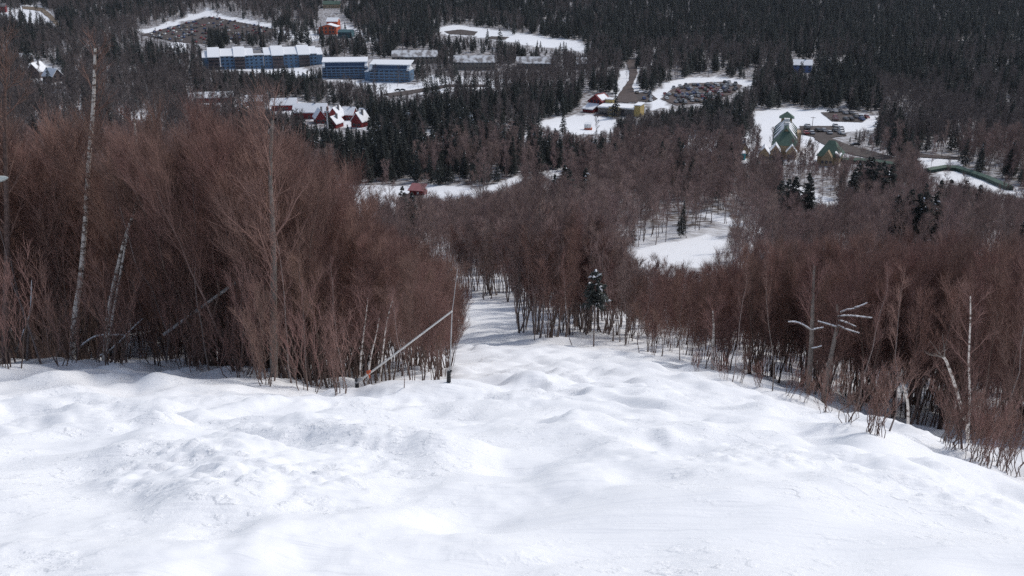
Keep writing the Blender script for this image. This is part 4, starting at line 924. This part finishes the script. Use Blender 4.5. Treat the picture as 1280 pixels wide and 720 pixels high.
# ------------------------------------------------------------------ parked cars
CARC = dict(black=(.015, .015, .018), white=(.7, .7, .7), silver=(.35, .36, .38), red=(.25, .02, .02), blue=(.03, .07, .2), grey=(.10, .105, .11), maroon=(.10, .02, .025), tan=(.28, .23, .17))
def car_mesh(cname, col):
    paint = plain(cname + '_car_paint', col, .35, spec=.5)
    prof = [(-2.2, .35), (-2.2, .85), (-1.35, .95), (-.75, 1.45), (.95, 1.48), (1.75, .98), (2.2, .88), (2.2, .35)]
    V = []; Fq = []
    for y, k in ((-.86, 1), (.86, 1)):
        for x, z in prof: V.append((x, y * (.78 if z > 1.2 else 1), z))
    nP = len(prof)
    for i in range(nP): j = (i + 1) % nP; Fq.append([i, j, nP + j, nP + i])
    Fq += [list(range(nP))[::-1], list(range(nP, 2 * nP))]
    mi = [0, 0, 1, 0, 1, 0, 0, 0, 0, 0]
    for x in (-1.35, 1.35):
        for y in (-.88, .88):
            o = len(V)
            for k in range(8): V += [(x + .34 * math.cos(k * .785), y - .1, .34 + .34 * math.sin(k * .785)), (x + .34 * math.cos(k * .785), y + .1, .34 + .34 * math.sin(k * .785))]
            for k in range(8): j = (k + 1) % 8; Fq.append([o + 2 * k, o + 2 * j, o + 2 * j + 1, o + 2 * k + 1]); mi.append(2)
            Fq += [[o + 2 * k for k in range(8)], [o + 2 * k + 1 for k in range(8)]]; mi += [2, 2]
    for y in (-.80, .80):
        o = len(V); V += [(-1.2, y, .98), (1.6, y, .98), (.9, y * .86, 1.38), (-.75, y * .86, 1.38)]
        V[o:o + 4] = [(p[0], p[1] * 1.04, p[2]) for p in V[o:o + 4]]; Fq.append([o, o + 1, o + 2, o + 3]); mi.append(1)
    me = bpy.data.meshes.new('parked_car'); me.from_pydata(V, [], Fq)
    for mm in (paint, M['glass'], M['black']): me.materials.append(mm)
    me.polygons.foreach_set('material_index', mi); return me
cars = {k: car_mesh(k, c) for k, c in CARC.items()}
where = {'lot_a': ('in the long parking lot under the snowbank', 165), 'lot_b': ('in the parking lot inside the curved snowbank', 92), 'lot_c': ('in the small lot beyond the hotel', 14), 'lot_d': ('behind the green roofed hotel', 12), 'lot_e': ('beside the yellow lodge', 7)}
keys = list(CARC); wts = np.array([.2, .14, .17, .12, .12, .14, .06, .05]); wts /= wts.sum()
for lot, (wh, num) in where.items():
    poly = LOTS[lot]; xs = [p[0] for p in poly]; ys = [p[1] for p in poly]; got = []; tries = 0
    while len(got) < num and tries < 6000:
        tries += 1
        px, py = rng.uniform(min(xs), max(xs)), rng.uniform(min(ys), max(ys))
        if not inpoly(np.array(px), np.array(py), poly): continue
        p = hit(px, py)
        row = round(p.y / 9.0) * 9.0; p = Vector((round(p.x / 3.0) * 3.0, row, 0))
        if any((p - q).length < 2.5 for q in got): continue
        got.append(p)
        c = rng.choice(keys, p=wts)
        o = link('parked_car', cars[c], None, (p.x, p.y, float(ground(p.x, p.y)) + .3)); o.rotation_euler = (0, 0, R(90) + (math.pi if rng.random() < .5 else 0) + rng.normal() * .06)
        o.scale = (1.15, 1.15, 1.2); tag(o, f'{c} car parked {wh}', 'car', f'{c} cars {wh}')
for px, py, c, lab in ((497, 114, 'black', 'black car parked on the snowy yard left of its neighbour'), (503, 114, 'grey', 'grey car parked on the snowy yard right of the black car'), (1069, 183, 'black', 'black car at the bend of the hotel road')):
    p = hit(px, py); o = link('parked_car', cars[c], None, (p.x, p.y, float(ground(p.x, p.y)) + .3)); tag(o, lab, 'car')

# ------------------------------------------------------------------ foreground things
def smooth_path(pts, k=5):
    P_ = [Vector(p) for p in pts]; out = []
    for i in range(len(P_) - 1):
        p0 = P_[max(i - 1, 0)]; p1 = P_[i]; p2 = P_[i + 1]; p3 = P_[min(i + 2, len(P_) - 1)]
        for j in range(k):
            t = j / k
            out.append(.5 * ((2 * p1) + (p2 - p0) * t + (2 * p0 - 5 * p1 + 4 * p2 - p3) * t * t + (3 * p1 - p0 - 3 * p2 + p3) * t ** 3))
    out.append(P_[-1]); return np.array([list(p) for p in out])
def stem_mesh(name, pts, r0, r1, mat, parent, sides=8, rough=.0):
    w = smooth_path(pts); k = len(w); r = np.linspace(r0, r1, k)
    v, f = tubes(w[None], r[None], sides); o = mesh_obj(name, v, f, None, [mat], parent, smooth=True); return o, w, r
def real_tree(name, label, cat, px_pts, Y, r0, r1, bark, twigm, n1=14, start=.45, len1=1.6, seed=1, lean_Y=0.0, second=None, n2=6, n3=5):
    base = hit(*px_pts[0]); Y0 = base.y if Y is None else Y
    pts = [at(x, y, Y0 + lean_Y * i) for i, (x, y) in enumerate(px_pts)]
    g = float(ground(pts[0].x, pts[0].y)); org = Vector((pts[0].x, pts[0].y, g))
    pts[0].z = min(pts[0].z, g) - .4
    root = empty(name, org); tag(root, label, cat)
    loc = [tuple(p - org) for p in pts]
    o, w, r = stem_mesh('trunk', loc, r0, r1, bark, root)
    q = np.random.default_rng(seed)
    b1, q1 = spawn(q, w[None], r[None], n1, start, .99, 45, .30, lambda f: len1 * (1.15 - f) + .25, .45, 4, .007)
    b2, q2 = spawn(q, b1, q1, n2, .2, 1, 38, .3, lambda f: len1 * .42 * (1.2 - f), .6, 3, .005)
    parts = [tubes(b1, q1, 4), tubes(b2, q2, 3)]
    if n3: b3, q3 = spawn(q, b2, q2, n3, .15, 1, 36, .25, lambda f: len1 * .24 * (1.2 - .6 * f), .6, 2, .004); parts.append(tubes(b3, q3, 3))
    v, f = joinm(parts); mesh_obj('crown', v, f, None, [twigm], root)
    return root, org, w, r
real_tree('birch_tree', 'tall white birch with a crooked trunk standing in the left thicket', 'birch', [(88, 452), (93, 400), (101, 345), (107, 270), (111, 200), (116, 140), (118, 92), (119, 60)], 32.5, .125, .045, M['birch'], M['twig'], 16, .5, 1.5, 3)
rt, org, w, r = real_tree('birch_tree', 'slender double-stemmed birch bending right of the tall white birch', 'birch', [(126, 447), (136, 390), (147, 335), (159, 290), (170, 260), (175, 225), (171, 185), (168, 150)], 32.0, .09, .032, M['birch'], M['twig'], 12, .5, 1.3, 4)
p2 = [at(x, y, 31.8) - org for x, y in [(132, 450), (141, 395), (150, 345), (158, 300), (161, 285)]]
stem_mesh('side_stem', [tuple(p) for p in p2], .07, .026, M['birch'], rt)
real_tree('grey_tree', 'thick grey-brown trunk at the middle of the left thicket', 'bare tree', [(341, 476), (342, 400), (342, 330), (340, 270), (338, 215), (340, 150)], 25.6, .13, .04, M['dead_wood'], M['twig'], 24, .30, 2.2, 5, n2=8, n3=6)
real_tree('brown_tree', 'straight brown trunk at the left edge of thicket', 'bare tree', [(4, 460), (7, 400), (9, 320), (8, 250), (6, 170), (6, 110), (8, 60)], 31.5, .15, .03, M['sapling_bark'], M['twig'], 20, .35, 2.0, 6, n2=8, n3=6)
for i, (pp, lab) in enumerate((([(445, 487), (452, 440), (457, 400), (460, 372)], 'thin pale birch sapling left of the leaning white pole'), ([(471, 488), (478, 445), (484, 400), (491, 375)], 'thin pale birch sapling crossing the leaning white pole'),
                               ([(454, 486), (463, 450), (470, 420), (474, 398)], 'shorter pale birch sapling between two taller pale ones'))):
    real_tree('birch_sapling', lab, 'birch', pp, 23.0, .028, .008, M['birch'], M['twig'], 12, .3, .8, 20 + i, n2=5, n3=3)
real_tree('dead_birch', 'leaning pale birch with a snow-topped broken crown at the right edge of the run', 'birch', [(1213, 573), (1210, 545), (1203, 515), (1193, 480), (1183, 452), (1178, 446)], 20.0, .05, .026, M['birch'], M['dead_wood'], 7, .82, .7, 31, n2=3, n3=0)
real_tree('birch_tree', 'straight thin white birch behind the leaning pale birch', 'birch', [(1212, 556), (1212, 500), (1211, 450), (1213, 400), (1213, 370)], 24.5, .042, .016, M['birch'], M['twig'], 10, .45, 1.0, 32)
real_tree('birch_tree', 'dark-based pale birch where the right tree line meets the run', 'birch', [(891, 474), (891, 440), (892, 410), (891, 388)], 40.0, .10, .03, M['birch'], M['twig'], 10, .5, 1.4, 33)
real_tree('birch_tree', 'thin crooked pale trunk left of the leaning pale birch', 'birch', [(1137, 545), (1135, 510), (1130, 485), (1129, 478)], 24.0, .05, .02, M['birch'], M['twig'], 8, .45, .9, 34)
# two trees with snow lying on their limbs
def snowy_limbs(label, trunk, limbs, Y, seed):
    root, org, w, r = real_tree('snowy_limbed_tree', label, 'bare tree', trunk, Y, .13, .04, M['dead_wood'], M['twig'], 14, .5, 1.4, seed)
    for L in limbs:
        pts = [tuple(at(x, y, Y - .3) - org) for x, y in L]
        o, w, r = stem_mesh('limb', pts, (.035), .012, M['dead_wood'], root, 6)
        q_ = np.random.default_rng(seed + len(L)); bb, qb = spawn(q_, w[None], r[None], 7, .3, 1, 40, .25, lambda f: .55 * (1.3 - f), .6, 3, .006); vb, fb = tubes(bb, qb, 3); mesh_obj('twigs', vb, fb, None, [M['twig']], o)
        sn = w.copy(); sn[:, 2] += .035; rr = .028 * (.55 + .45 * np.sin(np.linspace(.3, 2.9, len(w)))) * (0.35 + 1.0 * np.random.default_rng(seed + len(L)).random(len(w)))
        v, f = tubes(sn[None], rr[None], 6); mesh_obj('snow', v, f, None, [M['snow']], o, smooth=True)
snowy_limbs('bare tree with snow lying on low limbs left of its snowy twin', [(1009, 498), (1013, 450), (1015, 410), (1016, 370), (1018, 330)], [[(1014, 413), (1003, 406), (994, 403), (985, 403)], [(1015, 413), (1022, 411), (1029, 410)], [(1014, 436), (1020, 435), (1027, 433)]], 33.5, 41)
snowy_limbs('bare tree with snow lying on spreading limbs right of its snowy twin', [(1029, 506), (1034, 470), (1042, 430), (1048, 398), (1046, 380)], [[(1046, 409), (1036, 406), (1022, 402)], [(1047, 396), (1058, 395), (1072, 396), (1090, 398)], [(1050, 391), (1058, 388), (1070, 386)], [(1068, 385), (1076, 383), (1084, 379)], [(1047, 407), (1058, 412), (1074, 417)], [(1048, 401), (1056, 403), (1070, 409)]], 33.0, 42)
# ragged pine with snow tufts
p = hit(742, 433)
tr, cr, sn = conifer(77, 9.0, 3.1, 9, 6, 10, fat=.10, snow=30, start=.57, ragged=.5)
root = empty('ragged_pine', (p.x, p.y, p.z), 0); tag(root, 'ragged dark pine with snow tufts above the right tree line', 'pine')
hpine = (433 - 333) * pix(p.x, p.y, p.z)[2] / F / 9.0; root.scale = (hpine, hpine, hpine)
for nm, g, mt in (('trunk', tr, M['grey_bark']), ('crown', cr, M['needles']), ('snow_tuft', sn, M['snow'])): mesh_obj(nm, g[0], g[1], None, [mt], root)
# leaning white pole with orange tie, thin upright marker pole, grey leaning pole
def tube_between(name, p0, p1, r0, r1, mat, parent, sides=10):
    v, f = tubes(np.array([[list(p0), list(p1)]], float), np.array([[r0, r1]], float), sides)
    me = bpy.data.meshes.new(name); me.from_pydata([tuple(x) for x in v], [], f.tolist() + [list(range(sides))[::-1], list(range(sides, 2 * sides))]); me.materials.append(mat); return link(name, me, parent)
Yp = 21.8
b0 = at(446, 480, Yp); b0.z = float(ground(b0.x, b0.y)); root = empty('leaning_pole', b0); tag(root, 'pale leaning pole with an orange tie sticking out of left thicket', 'pole')
tube_between('shaft', at(452, 474, Yp) - b0, at(565, 389, Yp - .6) - b0, .028, .022, M['bamboo'], root)
tube_between('post', Vector((0, 0, -.4)), at(446, 474, Yp) - b0, .055, .055, M['black'], root); tube_between('sleeve', at(445, 478, Yp) - b0, at(453, 473, Yp) - b0, .06, .05, M['pole_grey'], root)
tie = at(461, 467, Yp - .05) - b0; tube_between('orange_tie', tie + Vector((-.04, 0, .03)), tie + Vector((.05, -.02, .07)), .05, .045, M['orange'], root); tube_between('tie_tail', tie + Vector((.0, 0, .0)), tie + Vector((.02, -.02, -.12)), .028, .015, M['orange'], root)
b1 = hit(561, 478); Ym = b1.y; root = empty('marker_pole', b1); tag(root, 'thin upright pole with a black clamp at the edge of left thicket', 'pole')
tube_between('shaft', Vector((0, 0, -.3)), at(565, 392, Ym) - b1, .020, .014, M['pole_grey'], root); tube_between('clamp', at(561, 478, Ym) - b1 + Vector((0, 0, .02)), at(561, 464, Ym) - b1, .06, .05, M['black'], root)
tube_between('clamp_arm', at(561, 466, Ym) - b1, at(564.5, 463, Ym) - b1, .035, .03, M['black'], root); tube_between('tip', at(565, 392, Ym) - b1, at(572, 336, Ym) - b1, .009, .006, M['pole_grey'], root)
b2 = at(262, 376, 29); g = float(ground(b2.x, b2.y)); root = empty('propped_pole', (b2.x, b2.y, g)); tag(root, 'grey weathered pole slanting through the left thicket branches', 'pole'); o2 = Vector((b2.x, b2.y, g))
tube_between('shaft', at(205, 418, 29.6) - o2, at(322, 333, 28.4) - o2, .055, .05, M['pole_grey'], root); tube_between('prop', at(321, 470, 28.4) - o2 - Vector((0, 0, .6)), at(320, 334, 28.4) - o2, .03, .025, M['sapling_bark'], root)
# pale head of a lamp on a post at the far left edge
b3 = at(-6, 458, 30.5); b3.z = float(ground(b3.x, b3.y)); root = empty('snow_lance', b3); tag(root, 'pale pointed head on a slender pole at the left edge of thicket', 'snow lance')
tube_between('mast', Vector((0, 0, -.4)), at(-9, 226, 30.5) - b3, .05, .04, M['pole_grey'], root)
h0 = at(-10, 225, 30.5) - b3; h1 = at(10.5, 222, 30.5) - b3
v, f = tubes(np.array([[list(h0 + (h1 - h0) * t) for t in (0, .15, .5, .8, 1)]], float), np.array([[.05, .10, .11, .075, .02]]), 10); mesh_obj('head', v, f, None, [M['pale']], root, smooth=True)
# snow-covered fallen branches in the thicket's foot
for k, (pl, lab) in enumerate((([(112, 452), (135, 440), (150, 428), (165, 412), (180, 398)], 'fallen branch carrying snow at the foot of the birches'), ([(95, 440), (108, 428), (125, 420), (160, 420)], 'low fallen branch with snow lying across behind the birches'),
                               ([(20, 440), (30, 415), (38, 390), (40, 345)], 'snow-dusted broken branch propped near the left brown trunk'))):
    g0 = at(*pl[0], 32.5); org = Vector((g0.x, g0.y, float(ground(g0.x, g0.y)))); root = empty('fallen_branch', org); tag(root, lab, 'branch')
    o, w, r = stem_mesh('branch', [tuple(at(x, y, 32.5) - org) for x, y in pl], .04, .012, M['dead_wood'], root, 6)
    sn = w.copy(); sn[:, 2] += .045; v, f = tubes(sn[3:-1][None], (.012 + .03 * np.random.default_rng(k).random(len(sn) - 4))[None], 6); mesh_obj('snow', v, f, None, [M['snow']], root)
# ------------------------------------------------------------------ thin air haze over the valley
zlo = float(ZZ.min()) - 1.0; zhi = max(float(ZZ.max()), 2.0) + 40.0
xm = float(np.abs(XX).max()) + 20
B_ = box(-xm, xm, float(Yr[0]) - 20, float(Yr[-1]) + 20, zlo, zhi)
me = bpy.data.meshes.new('haze'); me.from_pydata(B_[0], [], B_[1])
hm = bpy.data.materials.new('haze'); hm.use_nodes = True; hm.node_tree.nodes.clear()
pv = hm.node_tree.nodes.new('ShaderNodeVolumePrincipled'); pv.inputs['Color'].default_value = (.80, .86, 1.0, 1); pv.inputs['Density'].default_value = .000022; pv.inputs['Anisotropy'].default_value = .2
mo = hm.node_tree.nodes.new('ShaderNodeOutputMaterial'); hm.node_tree.links.new(pv.outputs[0], mo.inputs['Volume']); me.materials.append(hm)
hz = link('haze', me); tag(hz, 'thin pale winter haze over the valley', None, None, 'stuff')
